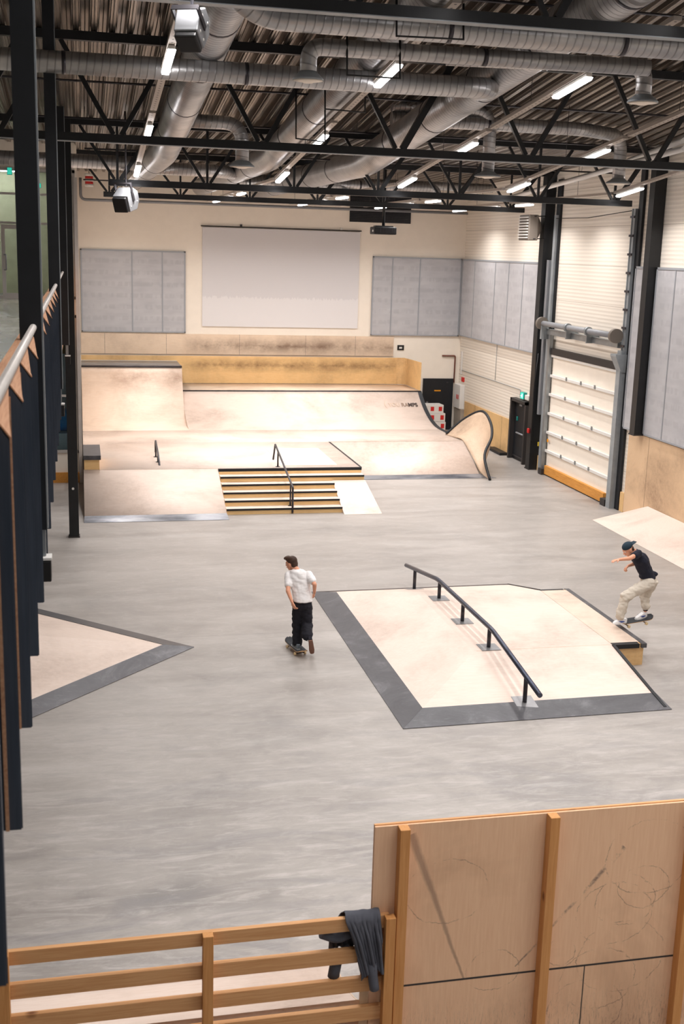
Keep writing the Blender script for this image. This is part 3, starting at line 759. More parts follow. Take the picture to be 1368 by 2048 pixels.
def rail_thing(label, pts, posts, r, mat='dark_steel', feet=True, rad=.06, plates=None, name='grind_rail'):
    t = thing(name, label, 'rail', (pts[0][0], (pts[0][1]+pts[-1][1])/2, min(p[1][2] for p in posts)))
    obj('rail_tube', T(pts, r, 12, rad), mat, t)
    for a, b in posts:
        p = obj('post', T([a, b], r*.85, 10), mat if mat != 'rail_steel' else 'dark_steel', t)
        if feet: obj('foot_flange', T([b, (b[0], b[1], b[2]+.012)], r*2.4, 16), mat, p)
    if plates:
        for pl_ in plates: obj('base_plate', plate(pl_, .006, .003), 'steel_plate', t)
    return t
rail_thing('short black kinked rail standing on the left of the far deck', [(2.11, 34.25, 1.02), (2.11, 34.2, 1.38), (2.12, 33.3, 1.16), (2.14, 32.25, .66)],
    [((2.12, 33.25, 1.13), (2.12, 33.25, DZ)), ((2.11, 34.1, 1.33), (2.11, 34.1, DZ)), ((2.135, 32.5, .8), (2.135, 32.45, DZ))][:2], .028)
rail_thing('black handrail running down over the steps', [(5.43, 32.95, 1.0), (5.45, 32.75, 1.48), (5.53, 30.22, .72), (5.53, 30.2, .02)],
    [((5.46, 32.3, 1.34), (5.46, 32.3, DZ)), ((5.52, 30.5, .79), (5.52, 30.5, .15))], .028, rad=.03)

# left ledge block on the deck
t = thing('ledge_box', 'small wooden ledge with a grey steel top at the left end of the far deck', 'ledge', (.25, 33, DZ))
obj('box_body', B(.04, .45, 32.2, 33.95, DZ, 1.18), 'riser_ply', t)
obj('steel_cap', B(.02, .49, 32.15, 34.0, 1.18, 1.30), 'plate_dark', t)

# whale-tail wall ride at the right edge
inner = [Vector(p) for p in [(12.25, 37.9, .905), (12.36, 37.4, .91), (12.45, 36.7, .93), (12.5, 36.1, .68), (12.54, 35.5, .38), (12.58, 35.0, .12), (12.66, 34.35, .02)]]
outp = [(892, 868), (928, 838), (963, 822.5), (980, 842), (983.5, 873), (969, 912), (980, 960)]
outY = [37.85, 37.7, 37.2, 36.4, 35.5, 34.9, 34.3]
outer = [at_y(x, y, Y) for (x, y), Y in zip(outp, outY)]
def cr(P, t):
    n = len(P)-1; i = min(int(t*n), n-1); u = t*n-i
    p0, p1, p2, p3 = P[max(i-1, 0)], P[i], P[i+1], P[min(i+2, n)]
    return .5*((2*p1)+(p2-p0)*u+(2*p0-5*p1+4*p2-p3)*u*u+(3*p1-p0-3*p2+p3)*u**3)
bm = bmesh.new(); NU, NV = 30, 10; G = []
for i in range(NU+1):
    a, b = cr(inner, i/NU), cr(outer, i/NU); row = []
    for j in range(NV+1):
        v = j/NV; p = a.lerp(b, v); p += Vector((.10, -.05, -.14))*math.sin(math.pi*v)*min(1, (b-a).length)
        row.append(bm.verts.new(p))
    G.append(row)
for i in range(NU):
    for j in range(NV): f = bm.faces.new((G[i][j], G[i+1][j], G[i+1][j+1], G[i][j+1])); f.smooth = True
bmesh.ops.remove_doubles(bm, verts=bm.verts, dist=1e-4)
t = thing('tail_ramp', 'curved tail-shaped plywood wall ride at the right edge of the far ramp', 'ramp', (12.6, 36, 0))
o = obj('curved_sheet', bm, 'tail_ply', t)
md = o.modifiers.new('solid', 'SOLIDIFY'); md.thickness = .035; md.offset = 0
bm = bmesh.new()
ep = [cr(outer, i/40) for i in range(41)]
tube(bm, ep, .045, 8); obj('edge_band', bm, 'black_paint', t)
bm = bmesh.new()
for p, q in (((13.15, 36.6, 0.0), (13.2, 36.4, .9)),): bar(bm, p, q, .05)
obj('support_strut', bm, 'pine_z', t)

# ================================================================== FUNBOX
t = thing('funbox', 'pale plywood funbox with dark steel skirts in the middle of the hall', 'ramp', (6.8, 19.3, 0))
A = (4.66, 15.70, .004); Bq = (9.06, 15.80, .004); C_ = (9.0, 22.92, .004); D = (4.66, 22.85, .004)
FZ = .4
a = (6.45, 17.8, FZ); b = (9.0, 17.75, FZ); c_ = (9.0, 21.13, FZ); d = (6.45, 21.3, FZ)
bm = bmesh.new(); vs = [bm.verts.new(p) for p in (A, Bq, C_, D, a, b, c_, d, (9.06, 15.8, 0), (9.0, 22.92, 0))]
for f in ((0, 1, 5, 4), (3, 0, 4, 7), (2, 3, 7, 6), (4, 5, 6, 7)): bm.faces.new([vs[i] for i in f])
bm.faces.new([vs[1], vs[2], vs[6], vs[5]]); bm.faces.new([vs[3], vs[2], vs[1], vs[0]])
bmesh.ops.recalc_face_normals(bm, faces=bm.faces)
obj('plywood_body', bm, 'ramp_ply', t)
def lerp(p, q, t_): return tuple(p[i]+(q[i]-p[i])*t_ for i in range(3))
k1 = .235
A_, B_, D_ = (5.08, 16.2, .4*(16.2-15.7)/2.1), (9.03, 16.26, .4*(16.26-15.8)/1.95), (5.08, 22.5, .093)
Ai = Vector(A).lerp(Vector(a), k1); Di = Vector(D).lerp(Vector(d), k1); Bi = Vector(Bq).lerp(Vector(b), k1)
obj('skirt_plate', plate([Vector(A)-Vector((.03, .03, 0)), Vector(Bq)+Vector((.05, -.03, 0)), Bi+Vector((.02, 0, 0)), Ai], .005), 'plate_dark', t)
obj('skirt_plate', plate([Vector(A)-Vector((.03, .03, 0)), Ai, Di, Vector(D)+Vector((-.03, .03, 0))], .005), 'plate_dark', t)
obj('skirt_plate', plate([Vector(D)+Vector((0, .03, 0)), Vector(D).lerp(Vector(d), .07), Vector(C_).lerp(Vector(c_), .07), Vector(C_)+Vector((.03, .03, 0))], .005), 'dark_steel', t)
bm = bmesh.new(); bar(bm, (9.03, 15.85, .01), (9.0, 17.75, FZ), .05, .05); obj('edge_band', bm, 'black_paint', t)
bm = bmesh.new(); bar(bm, (9.0, 21.15, FZ), (9.0, 22.9, .01), .03, .03); obj('edge_band', bm, 'black_paint', t)
bm = bmesh.new(); box(bm, 6.5, 8.97, 17.795, 17.803, FZ+.001, FZ+.002)
obj('sheet_joint', bm, 'worn_ply', t)
t2 = thing('grind_ledge', 'wooden grind ledge with black steel edge on the right side of the funbox', 'ledge', (9.3, 19.4, 0))
obj('ledge_body', B(9.02, 9.60, 17.78, 21.12, 0, FZ-.002), 'orange_ply', t2)
obj('ledge_top', B(9.0, 9.54, 17.86, 21.08, FZ-.001, FZ+.006), 'pale_ply', t2)
obj('steel_edge', B(9.54, 9.64, 17.74, 21.16, FZ-.07, FZ+.008), 'plate_dark', t2)
obj('steel_edge', B(9.0, 9.50, 17.74, 17.86, FZ-.07, FZ+.008), 'black_steel', t2)
obj('steel_edge', B(9.0, 9.50, 21.08, 21.16, FZ-.07, FZ+.008), 'black_steel', t2)
# round rail on the ridge
def fz(y): return max(0, min(FZ, FZ*(y-15.72)/2.06, FZ*(22.9-y)/1.65))
pts = [(6.77, 23.24, .42), (6.77, 20.99, .75), (6.77, 17.81, .76), (6.77, 15.61, .44)]
posts = [((6.77, y, z), (6.77, y, fz(y)+.008)) for y, z in ((22.55, .5), (20.84, .73), (19.39, .73), (17.95, .73), (16.2, .5))]
pls = []
for (p, q) in posts:
    y = q[1]; s = .17
    pls.append([(6.77-s, y-s, fz(y-s)), (6.77+s, y-s, fz(y-s)), (6.77+s, y+s, fz(y+s)), (6.77-s, y+s, fz(y+s))])
rail_thing('long dark blue-grey round rail with five posts along the funbox', pts, posts, .042, 'rail_steel', False, .15, pls)

# left bank
tip = Vector((1.88, 19.76, .004)); pb = Vector((-3.6, 14.0, .004)); pt = Vector((-3.6, 25.0, .004))
q0 = Vector((-.79, 16.95, .004)); q1 = Vector((-.75, 22.25, .004))
pb = tip+(q0-tip)*2.0; pt = tip+(q1-tip)*2.0; pa = Vector((-3.4, 19.7, .7)); 
t = thing('bank_ramp', 'pointed plywood bank with dark steel skirts jutting out below the left balcony', 'ramp', (-1, 19.7, 0))
bm = bmesh.new(); solid(bm, [tip, pb, pa, pt, (pa.x, pa.y, 0)], [(0, 2, 1), (0, 3, 2), (1, 2, 4), (2, 3, 4), (0, 1, 4, 3)])
bmesh.ops.recalc_face_normals(bm, faces=bm.faces)
obj('plywood_body', bm, 'ramp_ply', t)
def edge_plate(p0, p1, ap, w0, w1):
    n = (p1-p0).cross(ap-p0).normalized(); inward = (ap-p0)-(p1-p0).normalized()*((ap-p0).dot((p1-p0).normalized()))
    inward.normalize(); return [p0, p1, p1+inward*w0, p0+inward*w1]
e1 = (pb-tip).normalized(); e2 = (pt-tip).normalized()
tin = tip.lerp(pa, .105)
bm = plate([tip, tin, tin+e1*6.5, pb], .005); obj('skirt_plate', bm, 'plate_dark', t)
tin2 = tip.lerp(pa, .03)
bm = plate([tip, pt, tin+e2*6.0, tin], .005); obj('skirt_plate', bm, 'plate_dark', t)

# ================================================================== FOREGROUND BARRIER
FY = 8.4
t = thing('plywood_barrier', 'tall plywood barrier with pine studs in the right foreground', 'barrier', (BX, FY, 0))
obj('plywood_sheet', B(2.28, 8.0, FY, FY+.021, 0, .895), 'barrier_ply', t)
obj('plywood_sheet', B(2.28, 8.0, FY, FY+.021, .90, 2.40), 'barrier_ply', t)
obj('vertical_joint', B(4.24, 4.25, FY-.001, FY+.01, 0, .89), 'seal_black', t)
obj('horizontal_joint', B(2.45, 8.0, FY-.0015, FY+.02, .888, .905), 'seal_black', t)
obj('top_plate', B(2.28, 8.0, FY+.021, FY+.045, 0, 2.41), 'pine_x', t)
for xx in (2.47, 3.78, 5.10): obj('stud', B(xx, xx+.085, FY-.10, FY, 0, 2.405), 'pine_z', t, bevel=.004)
t = thing('pine_fence', 'low pine rail fence with five boards in the left foreground', 'fence', (.9, FY, 0))
for z0_, z1_ in ((1.50, 1.62), (1.20, 1.33), (.92, 1.05), (.64, .77), (.36, .49)):
    obj('fence_board', B(-.9, 2.42, FY-.05, FY-.003, z0_, z1_), 'pine_x', t, bevel=.003)
for xx in (-.72, .86, 2.37): obj('fence_post', B(xx, xx+.085, FY-.13, FY-.052, 0, 1.63), 'pine_z', t, bevel=.004)
obj('end_panel', B(2.20, 2.275, FY+.0, FY+.02, 0, 1.6), 'tan_ply', t)
# quarter pipe beyond the fence
bm = bmesh.new(); pr = []
for i in range(13):
    a_ = math.acos(1-1.0/2.3)*i/12; pr.append((10.2-2.3*math.sin(a_), 2.3*(1-math.cos(a_))))
pr.append((8.55, pr[-1][1]))
va = [[bm.verts.new((xx, y, max(z, .004))) for y, z in pr] for xx in (-6, 2.42)]
vb = [[bm.verts.new((xx, y, 0)) for y, z in (pr[0], pr[-1])] for xx in (-6, 2.42)]
PRN = pr
for i in range(len(pr)-1):
    if pr[i][0] > pr[i+1][0]: f = bm.faces.new((va[0][i], va[1][i], va[1][i+1], va[0][i+1])); f.smooth = True
bm.free()
ymin = 8.5
pr = [p for p in PRN[:-1] if p[0] >= ymin]
def quarter(x0, x1, pr):
    bm = bmesh.new(); a_ = [bm.verts.new((x0, y, max(z, .004))) for y, z in pr]; b_ = [bm.verts.new((x1, y, max(z, .004))) for y, z in pr]
    c0, c1 = bm.verts.new((x0, pr[-1][0], 0)), bm.verts.new((x1, pr[-1][0], 0))
    for i in range(len(pr)-1): f = bm.faces.new((a_[i], b_[i], b_[i+1], a_[i+1])); f.smooth = True
    bm.faces.new(a_+[c0]); bm.faces.new(b_[::-1]+[c1]); bm.faces.new((a_[-1], b_[-1], c1, c0)); bm.faces.new((a_[0], c0, c1, b_[0]))
    bmesh.ops.recalc_face_normals(bm, faces=bm.faces); return bm
t = thing('quarter_pipe', 'scuffed pale plywood quarter pipe just beyond the pine fence', 'ramp', (-1, 9.4, 0))
obj('riding_surface', quarter(-6, 2.37, pr), 'ramp_ply', t)
obj('side_edge', quarter(2.372, 2.385, pr), 'worn_ply', t)

# hoodie over the fence
def cloth(name, mat, parent, seed):
    bm = bmesh.new(); U, V = 46, 60; G = []
    yc = FY-.0265; topz = 1.625; wx0, wx1 = 2.03, 2.33
    for i in range(U+1):
        u = i/U; row = []
        for j in range(V+1):
            v = j/V                                        # 0 front hem (camera side) -> 1 back hem
            Lf, Lb = .56-.10*math.sin(u*2.6), .34
            s = v*(Lf+.09+Lb)
            if s < Lf: y, z, out = yc-.035, topz-(Lf-s), -1
            elif s < Lf+.09:
                k_ = (s-Lf)/.09; ang = math.pi*k_; y, z, out = yc-.035*math.cos(ang), topz+.014*math.sin(ang)+.006, 0
            else: y, z, out = yc+.035, topz-(s-Lf-.09), 1
            dep = min(1, abs(z-topz)/.18)
            x = wx0+(wx1-wx0)*u
            dd = min(1, abs(z-topz)/.5)
            if out <= 0: x += .15*dd**.8*(1-u)+.035*dd*u
            else: x += -.10*dep*(1-u)
            fold = .022*math.sin(u*19+seed+z*5)+.014*math.sin(u*37+z*9)
            nz_ = noise.noise(Vector((u*4, v*5, seed)))*.03
            y += (out if out else 0)*(.022+abs(fold)*dep*1.4+abs(nz_))
            z += noise.noise(Vector((u*5+9, v*4, seed)))*.012 + (.012 if out == 0 else 0)
            row.append(bm.verts.new((x, y, z)))
        G.append(row)
    for i in range(U):
        for j in range(V): bm.faces.new((G[i][j], G[i+1][j], G[i+1][j+1], G[i][j+1])).smooth = True
    o = obj(name, bm, mat, parent)
    md = o.modifiers.new('s', 'SOLIDIFY'); md.thickness = .008; md.offset = 1
    return o
t = thing('hooded_sweater', 'dark grey hooded sweater draped over the pine fence', 'sweater', (2.1, FY+.02, 1.0))
cloth('body_fabric', 'hoodie', t, 3)
sl = T([(2.10, FY+.02, 1.45), (2.0, FY+.03, 1.4), (1.86, FY+.02, 1.47)], .05, 12, .08, radii=None)
obj('sleeve', sl, 'hoodie', t)
sl = T([(2.12, FY+.01, 1.3), (2.0, FY+.04, 1.2), (1.97, FY+.02, 1.04)], .05, 12, .06); obj('sleeve', sl, 'hoodie', t)
sl = T([(2.27, FY-.10, 1.22), (2.285, FY-.10, 1.06), (2.30, FY-.10, .97)], .042, 12, .05); obj('sleeve', sl, 'hoodie', t)

# ================================================================== LEFT BALCONY
t = thing('handrail', 'round brushed handrail on top of the left balcony parapet', 'handrail', (-.38, 10, 6.2))
obj('rail_tube', T([(-.36, 1.5, 6.34), (-.36, 34.5, 6.34)], .028, 14), 'alu_frame', t)
tag(obj('balcony_parapet', B(-.50, -.44, 1.5, 34.8, 4.38, 6.24), 'fin_wood'), 'continuous wooden balcony parapet behind the dark fins', 'parapet')
def fin(name_label, y0, y1, first=None):
    xo0, xo1, xi, zt, zi, zb = -.30, -.385, -.438, 6.235, 6.34, 4.38
    t = thing('balcony_fin', name_label, 'cladding fin', (-.37, y0, zb), 'dark cladding fins of the left balcony')
    bm = bmesh.new()
    solid(bm, [(xi, y0, zb), (xo0, y0, zb), (xo1, y1, zb), (xi, y1, zb), (xi, y0, zi-.13), (xi+.07, y0, zi-.06), (xo0, y0, zt-.05), (xo1, y1, zt-.05), (xi+.07, y1, zi-.06), (xi, y1, zi-.13)],
          [(0, 3, 2, 1), (0, 1, 6, 5, 4), (1, 2, 7, 6), (2, 3, 9, 8, 7), (3, 0, 4, 9), (4, 5, 8, 9), (5, 6, 7, 8)])
    bmesh.ops.recalc_face_normals(bm, faces=bm.faces)
    obj('core_board', bm, 'fin_paint', t)
    bm = plate([(xi+.07, y0-.012, zi-.06), (xo0+.002, y0-.012, zt-.05), (xo1+.002, y1, zt-.05), (xi+.07, y1, zi-.06)], .006, .001); obj('sloped_cap', bm, 'fin_wood', t)
    obj('edge_strip', B(-.374, -.358, y0-.022, y0-.0125, zb, zt-.02), 'fin_wood', t)
    bm = bmesh.new(); solid(bm, [(xi, y0-.012, zb), (xo0-.006, y0-.012, zb), (xo0-.006, y0-.012, zt-.055), (xi+.07, y0-.012, zi-.065), (xi, y0-.012, zi-.13),
        (xi, y0-.001, zb), (xo0-.006, y0-.001, zb), (xo0-.006, y0-.001, zt-.055), (xi+.07, y0-.001, zi-.065), (xi, y0-.001, zi-.13)],
        [(0, 1, 2, 3, 4), (9, 8, 7, 6, 5), (0, 5, 6, 1), (1, 6, 7, 2), (2, 7, 8, 3), (3, 8, 9, 4), (4, 9, 5, 0)])
    obj('painted_face', bm, 'fin_paint', t)
    return t
ORD = ['first', 'second', 'third', 'fourth', 'fifth', 'sixth', 'seventh', 'eighth', 'ninth', 'tenth', 'eleventh', 'twelfth', 'thirteenth', 'fourteenth', 'fifteenth', 'sixteenth', 'seventeenth', 'eighteenth', 'nineteenth', 'twentieth', 'twenty-first', 'twenty-second', 'twenty-third', 'twenty-fourth', 'twenty-fifth']
fy = 2.7
i = 0
while fy < 19.0:
    gap = 9.45 < fy+1.17 and fy < 9.75
    fin('%s dark blue-grey fin of the balcony counted from the camera' % ORD[i], fy, min(fy+1.16, fy+1.16)); i += 1
    fy += 1.17
# hanging posts in front of the balcony with black boxes
for (y, nm, i_) in ((9.6, 'nearest', 0), (19.2, 'middle', 1), (28.75, 'farthest', 2)):
    xc = -.38 if i_ < 2 else -.43
    if i_ == 2: y, xc = 27.6, -.34
    hw = .084
    t = thing('hanging_post', '%s black post hanging from the roof along the balcony' % nm, 'post', (xc, y, 4.7), 'black posts hanging along the balcony')
    zt_ = deck_z(y)-.02
    dx = -.003 if i_ else 0
    obj('shaft', B(xc-hw, xc+hw, y-.08, y+.08, 4.7, zt_), 'black_paint', t)
    obj('edge_strip', B(xc+hw, xc+hw+.012, y-.03, y+.03, 4.7, zt_), 'galv_dull', t)
    obj('bracket', B(xc+.01, xc+.07, y-.04, y+.02, 4.47, 4.7), 'galv', t)
    s = thing('speaker_box', '%s small black box hung under a balcony post' % nm, 'speaker', (xc, y, 4.25), 'small black boxes under the balcony posts')
    obj('box_case', B(xc, xc+.11, y-.1, y+.05, 4.26, 4.44), 'black_plastic', s, bevel=.01)
    obj('mounting_plate', B(xc-.01, xc+.115, y-.1, y+.05, 4.445, 4.465), 'white_plastic', s)

# facade with glazing under and above the mezzanine
for (z0_, z1_, lab, nm) in ((.9, 4.95, 'grey framed window wall below the mezzanine', 'window_1'), (5.4, 9.0, 'grey framed glass wall of the mezzanine corridor', 'window_2')):
    t = thing(nm, lab, 'window', (-3, 34.95, z0_)); t['kind'] = 'structure'
    xs = [-.1, -1.35, -1.47, -2.6, -4, -5.5, -7] if nm == 'window_2' else [-.1, -1.6, -3.2, -4.8, -6.4, -8]
    bm = bmesh.new()
    for xx in xs: box(bm, xx-.04, xx+.04, 34.92, 35.05, z0_, z1_)
    for zz in ((7.5, 8.3) if nm == 'window_2' else (2.6,)): box(bm, -9, -.06, 34.93, 35.04, zz-.03, zz+.03)
    box(bm, -9, -.06, 34.92, 35.05, z0_, z0_+.08); box(bm, -9, -.06, 34.92, 35.05, z1_-.08, z1_)
    obj('window_frame', bm, 'alu_frame', t)
    obj('pane', B(-9, -.08, 34.985, 34.995, z0_+.05, z1_-.05), 'glass', t)
tag(obj('facade_post', B(-.1, 0.0, 34.80, 34.915, 0, 8.8), 'alu_frame'), 'tall grey aluminium corner post left of the far ramp', 'post')
t = thing('door_3', 'aluminium framed glass door on the mezzanine', 'door', (-1.9, 34.9, 5.4)); t['kind'] = 'structure'
bm = bmesh.new(); box(bm, -2.12, -2.02, 34.86, 34.91, 5.4, 7.45); box(bm, -1.2, -1.1, 34.86, 34.91, 5.4, 7.45); box(bm, -2.02, -1.2, 34.86, 34.91, 7.33, 7.45); box(bm, -2.02, -1.2, 34.86, 34.91, 5.4, 5.55)
obj('door_frame', bm, 'alu_frame', t)
obj('pane', B(-2.02, -1.2, 34.88, 34.89, 5.55, 7.33), 'glass', t)
obj('door_handle', T([(-2.06, 34.86, 6.62), (-2.0, 34.78, 6.62), (-2.0, 34.78, 6.2), (-2.06, 34.86, 6.2)], .02, 8, .03), 'steel_plate', t)
t = thing('exit_sign', 'lit green exit sign above the mezzanine door', 'sign', (-1.8, 34.8, 8.8))
obj('sign_case', B(-1.90, -1.76, 34.84, 34.92, 8.80, 9.0), 'teal_paint', t)
obj('lit_face', B(-1.89, -1.77, 34.83, 34.838, 8.81, 8.99), 'exit_glow', t)
t = thing('exit_sign', 'lit green exit sign hanging behind the corridor glass', 'sign', (-1.07, 36, 8.52))
obj('sign_case', B(-1.13, -1.02, 36.0, 36.05, 8.52, 8.66), 'teal_paint', t)
obj('lit_face', B(-1.12, -1.03, 35.99, 35.999, 8.53, 8.65), 'exit_glow', t)
obj('hanger', B(-1.08, -1.06, 36.02, 36.04, 8.66, 9.1), 'galv', t)
for i_, yy_ in enumerate((35.6, 36.7, 37.8)):
    tag(obj('tube_lamp', B(-6, -1.55+.05*i_, yy_-.03, yy_+.03, 9.04, 9.08), 'tube_glow'), ['nearest', 'middle', 'farthest'][i_]+' glowing tube lamp under the corridor ceiling', 'lamp', 'corridor tube lamps')
struct(obj('ceiling_lower_room', B(-9, -.2, 35.1, 38.5, 4.7, 4.8), 'cream_plain', origin=(-4, 37, 4.7)))
tag(obj('gym_mat', T([(-1.2, 36.2, 1.72), (-.35, 36.2, 1.72)], .35, 24), 'blue_mat'), 'blue rolled mat behind the lower window', 'mat')
tag(obj('counter_block', B(-2.2, -.3, 35.7, 36.6, 0, 1.36), 'dull_blue'), 'pale blue grey cabinet behind the lower window', 'cabinet')
tag(obj('tall_blue_panel', B(-2.4, -.3, 37.4, 37.5, 0, 3.6), 'dull_blue'), 'tall pale blue board at the back of the room behind the lower window', 'board')

# ================================================================== ROOF STEEL
CH = .15
def truss(y, zb, zt, xa, xb, nodes, half, label, vert, ends=True, thick=.08):
    t = thing('roof_truss', label, 'truss', ((xa+xb)/2, y, zb), 'black lattice roof trusses')
    bm = bmesh.new()
    box(bm, xa, xb, y-CH/2, y+CH/2, zb+.012, zb+CH); obj('bottom_chord', bm, 'black_steel', t)
    obj('lower_flange', B(xa, xb, y-CH/2-.012, y+CH/2+.012, zb, zb+.012), 'galv_dull' if not vert else 'black_steel', t)
    bm = bmesh.new(); box(bm, -8.9, 14.93, y-CH/2, y+CH/2, zt, zt+CH); obj('top_chord', bm, 'black_steel', t)
    for i_, nx in enumerate(nodes):
        for sgn, th in ((-1, thick*.8), (1, thick*(1.2 if i_ % 3 == 0 else .85))):
            xt = nx+sgn*half
            if xt < -8.8 or xt > 14.9: continue
            bm = bmesh.new(); bar(bm, (nx+sgn*.07, y, zb+CH), (xt, y, zt), th, th, up=(0, 1, 0)); obj('diagonal', bm, 'black_steel', t)
        if vert:
            bm = bmesh.new(); bar(bm, (nx, y, zb+CH), (nx, y, zt), .055, .055, up=(0, 1, 0)); obj('upright', bm, 'black_steel', t)
    return t
nA = [.72+2.6*i for i in range(-4, 6)]
truss(14.8, 9.81, 11.50, -8.9, 14.93, nA[:], .85+.1, 'roof truss nearest to the camera, crossing the top of the photo', False)
truss(22.0, 8.75, 10.44, -8.9, 14.93, nA, .95, 'long roof truss with a thick bottom chord in the middle of the hall', False, thick=.1)
nB = [.93+2.1*i for i in range(0, 7)]
truss(28.7, 8.33, 9.66, .72, 14.0, nB, .85, 'roof truss whose bottom chord ends short of the right wall, carrying the projector pole', True)
truss(36.3, 8.36, 9.51, .76, 14.0, nB, .85, 'last roof truss before the far wall', True)
# left-hand bay truss stub seen between the posts
bm = bmesh.new(); box(bm, -8.5, -1.75, 26.9, 27.05, 8.45, 8.6); bar(bm, (-2.0, 27, 8.6), (-1.2, 27, 9.95), .11, .11, up=(0, 1, 0)); bar(bm, (-2.2, 27, 8.6), (-3.2, 27, 9.95), .11, .11, up=(0, 1, 0))
tag(obj('roof_truss', bm, 'black_steel'), 'end of a roof truss over the left mezzanine, seen past the nearest post', 'truss')

# lighting rails and fixtures
def rz(y): return 8.5-.105*(y-28.7) if y < 28.7 else 8.5
RX = [1.35, 4.69, 7.72, 10.55, 13.5, -5.2]  # last rail is out of view, added to light the mezzanine side
RN = ['leftmost hall', 'second hall', 'middle hall', 'fourth hall', 'rightmost hall', 'unseen added mezzanine']
LY = [0.2, 4.8, 9.3, 13.6, 18.25, 23.5, 27.8, 31.9, 35.0, 37.9, 41.4]  # ninth row is made up, added to brighten the far ramps
LN = ['nearest', 'second', 'third', 'fourth', 'fifth', 'sixth', 'seventh', 'eighth', 'ninth', 'tenth', 'farthest']
ld = bpy.data.lights.new('batten_light', 'AREA'); ld.shape = 'RECTANGLE'; ld.size = .16; ld.size_y = 1.25; ld.energy = LAMP_W; ld.color = LAMP_COL; ld.spread = SPREAD
proto = None
for r, X in enumerate(RX):
    t = thing('lighting_rail', ('%s perforated lighting rail counted from the left' % RN[r]) if X > 0 else 'unseen perforated lighting rail added above the mezzanine floor', 'rail', (X, 24, 8.5), 'perforated lighting rails')
    bm = bmesh.new(); W, Hh = .12, .06
    for (ya, yb) in ((-1.5, 14.7), (14.9, 21.9), (22.1, 28.6), (28.8, 36.2), (36.4, 43.8))[:5 if X > 0 else 3]:
        bar(bm, (X, ya, rz(ya)+.15), (X, yb, rz(yb)+.15), W, Hh)
    obj('channel', bm, 'channel', t)
    for yv in (11, 17, 20, 25, 31, 34, 39.5, 43)[:8 if X > 0 else 4]:
        bm = bmesh.new(); bar(bm, (X, yv, rz(yv)+.18), (X, yv, deck_z(yv)+.01), .012, n=6)
        obj('hanger_rod', bm, 'dark_steel', t)
    for i, y in enumerate(LY):
        if X < 0 and y > 34: continue
        z = rz(y)+.03
        if proto is None:
            proto = thing('batten_lamp', '', 'lamp', (X, y, z), 'ceiling batten lamps')
            o = obj('housing', B(X-.05, X+.05, y-.66, y+.66, z+.02, z+.08), 'white_plastic', proto, bevel=.01)
            bm = hull([(X-.062, y-.66, z+.018), (X+.062, y-.66, z+.018), (X+.062, y+.66, z+.018), (X-.062, y+.66, z+.018), (X-.05, y-.64, z-.02), (X+.05, y-.64, z-.02), (X+.05, y+.64, z-.02), (X-.05, y+.64, z-.02)])
            obj('diffuser', bm, 'lamp_glow', proto)
            for sy in (-.5, .5):
                bm = bmesh.new(); bar(bm, (X, y+sy, z+.08), (X, y+sy, z+.12), .02); obj('clip', bm, 'galv', proto)
            lo = bpy.data.objects.new('batten_light', ld); COL.objects.link(lo); lo.parent = proto; lo.location = (0, 0, -.035)
            L = proto
        else:
            L = copy_tree(proto); L.location = (X, y, z)
        L.rotation_euler.x = -math.atan(.105) if y < 28.7 else 0
        L['label'] = '%s batten lamp from the camera on the %s lighting rail' % (LN[i], RN[r])

# ------------------------------------------------------------------ ducts
def dz(y, base=8.85): return base-.10*(y-28.9) if y < 28.9 else base
def duct(label, pts, r, rad=.5, n=26, name='air_duct', dense=None, coll=()):
    t = thing(name, label, 'duct', Vector(pts[0]))
    P_ = smooth_path(pts, rad, 10); bm = bmesh.new(); tube(bm, P_, r, n); obj('duct_tube', bm, 'duct', t, smooth=False)
    # joint collars
    for a_, b_ in zip(pts, pts[1:]):
        a_, b_ = Vector(a_), Vector(b_); L_ = (b_-a_).length
        m_ = int(L_//3)
        for q in range(1, m_+1):
            p = a_.lerp(b_, q/(m_+1)); d_ = (b_-a_).normalized(); bm = bmesh.new(); tube(bm, [p-d_*.03, p+d_*.03], r+.006, n); obj('joint_collar', bm, 'dark_steel', t)
    return t
duct('large spiral duct on the left running the length of the hall', [(2.07, 9.5, dz(9.5, 9.17)), (2.03, 28.9, 9.17), (1.85, 43.5, 9.12)], .33)
duct('large spiral duct in the middle running the length of the hall', [(4.72, 9.5, dz(9.5, 9.15)), (4.58, 28.9, 9.15), (4.35, 43.5, 9.1)], .31)
duct('large spiral duct on the right running diagonally into the roof', [(7.2, 9.5, dz(9.5, 9.15)), (6.95, 28.9, 9.15), (6.5, 43.5, 9.12)], .35)
duct('cross duct passing under the large ducts to an elbow on the right one', [(-8.5, 19.12, 9.66), (5.4, 19.12, 9.66), (6.75, 19.12, 9.68), (7.05, 21.4, 9.90)], .165, 1.0)
duct('upper cross duct nearest to the camera', [(1.9, 15.6, 10.2), (2.35, 15.7, 9.9), (14.8, 15.7, 9.88)], .17, .35)
def drop_duct(label, pts, r, disc):
    t = duct(label, pts, r, .42, 20)
    e = Vector(pts[-1])
    bm = bmesh.new(); lathe(bm, e, [(r*1.0, .10), (r*1.35, .06), (disc*.92, .02), (disc, 0), (disc, -.02)], 30); obj('diffuser_cone', bm, 'galv_dull', t)
    bm = bmesh.new(); lathe(bm, e+Vector((0, 0, -.022)), [(disc*.97, 0), (disc*.5, -.012), (disc*.3, -.03)], 30); obj('diffuser_plate', bm, 'cream_plain', t)
    return t
p = at_y(616, 158, 16.4); q = at_y(616, 92, 16.4)
drop_duct('duct dropping to a round diffuser left of the second lighting rail', [(8.1, 16.4, q.z+.02), (p.x, 16.4, q.z), (p.x, 16.4, p.z)], .115, .21)
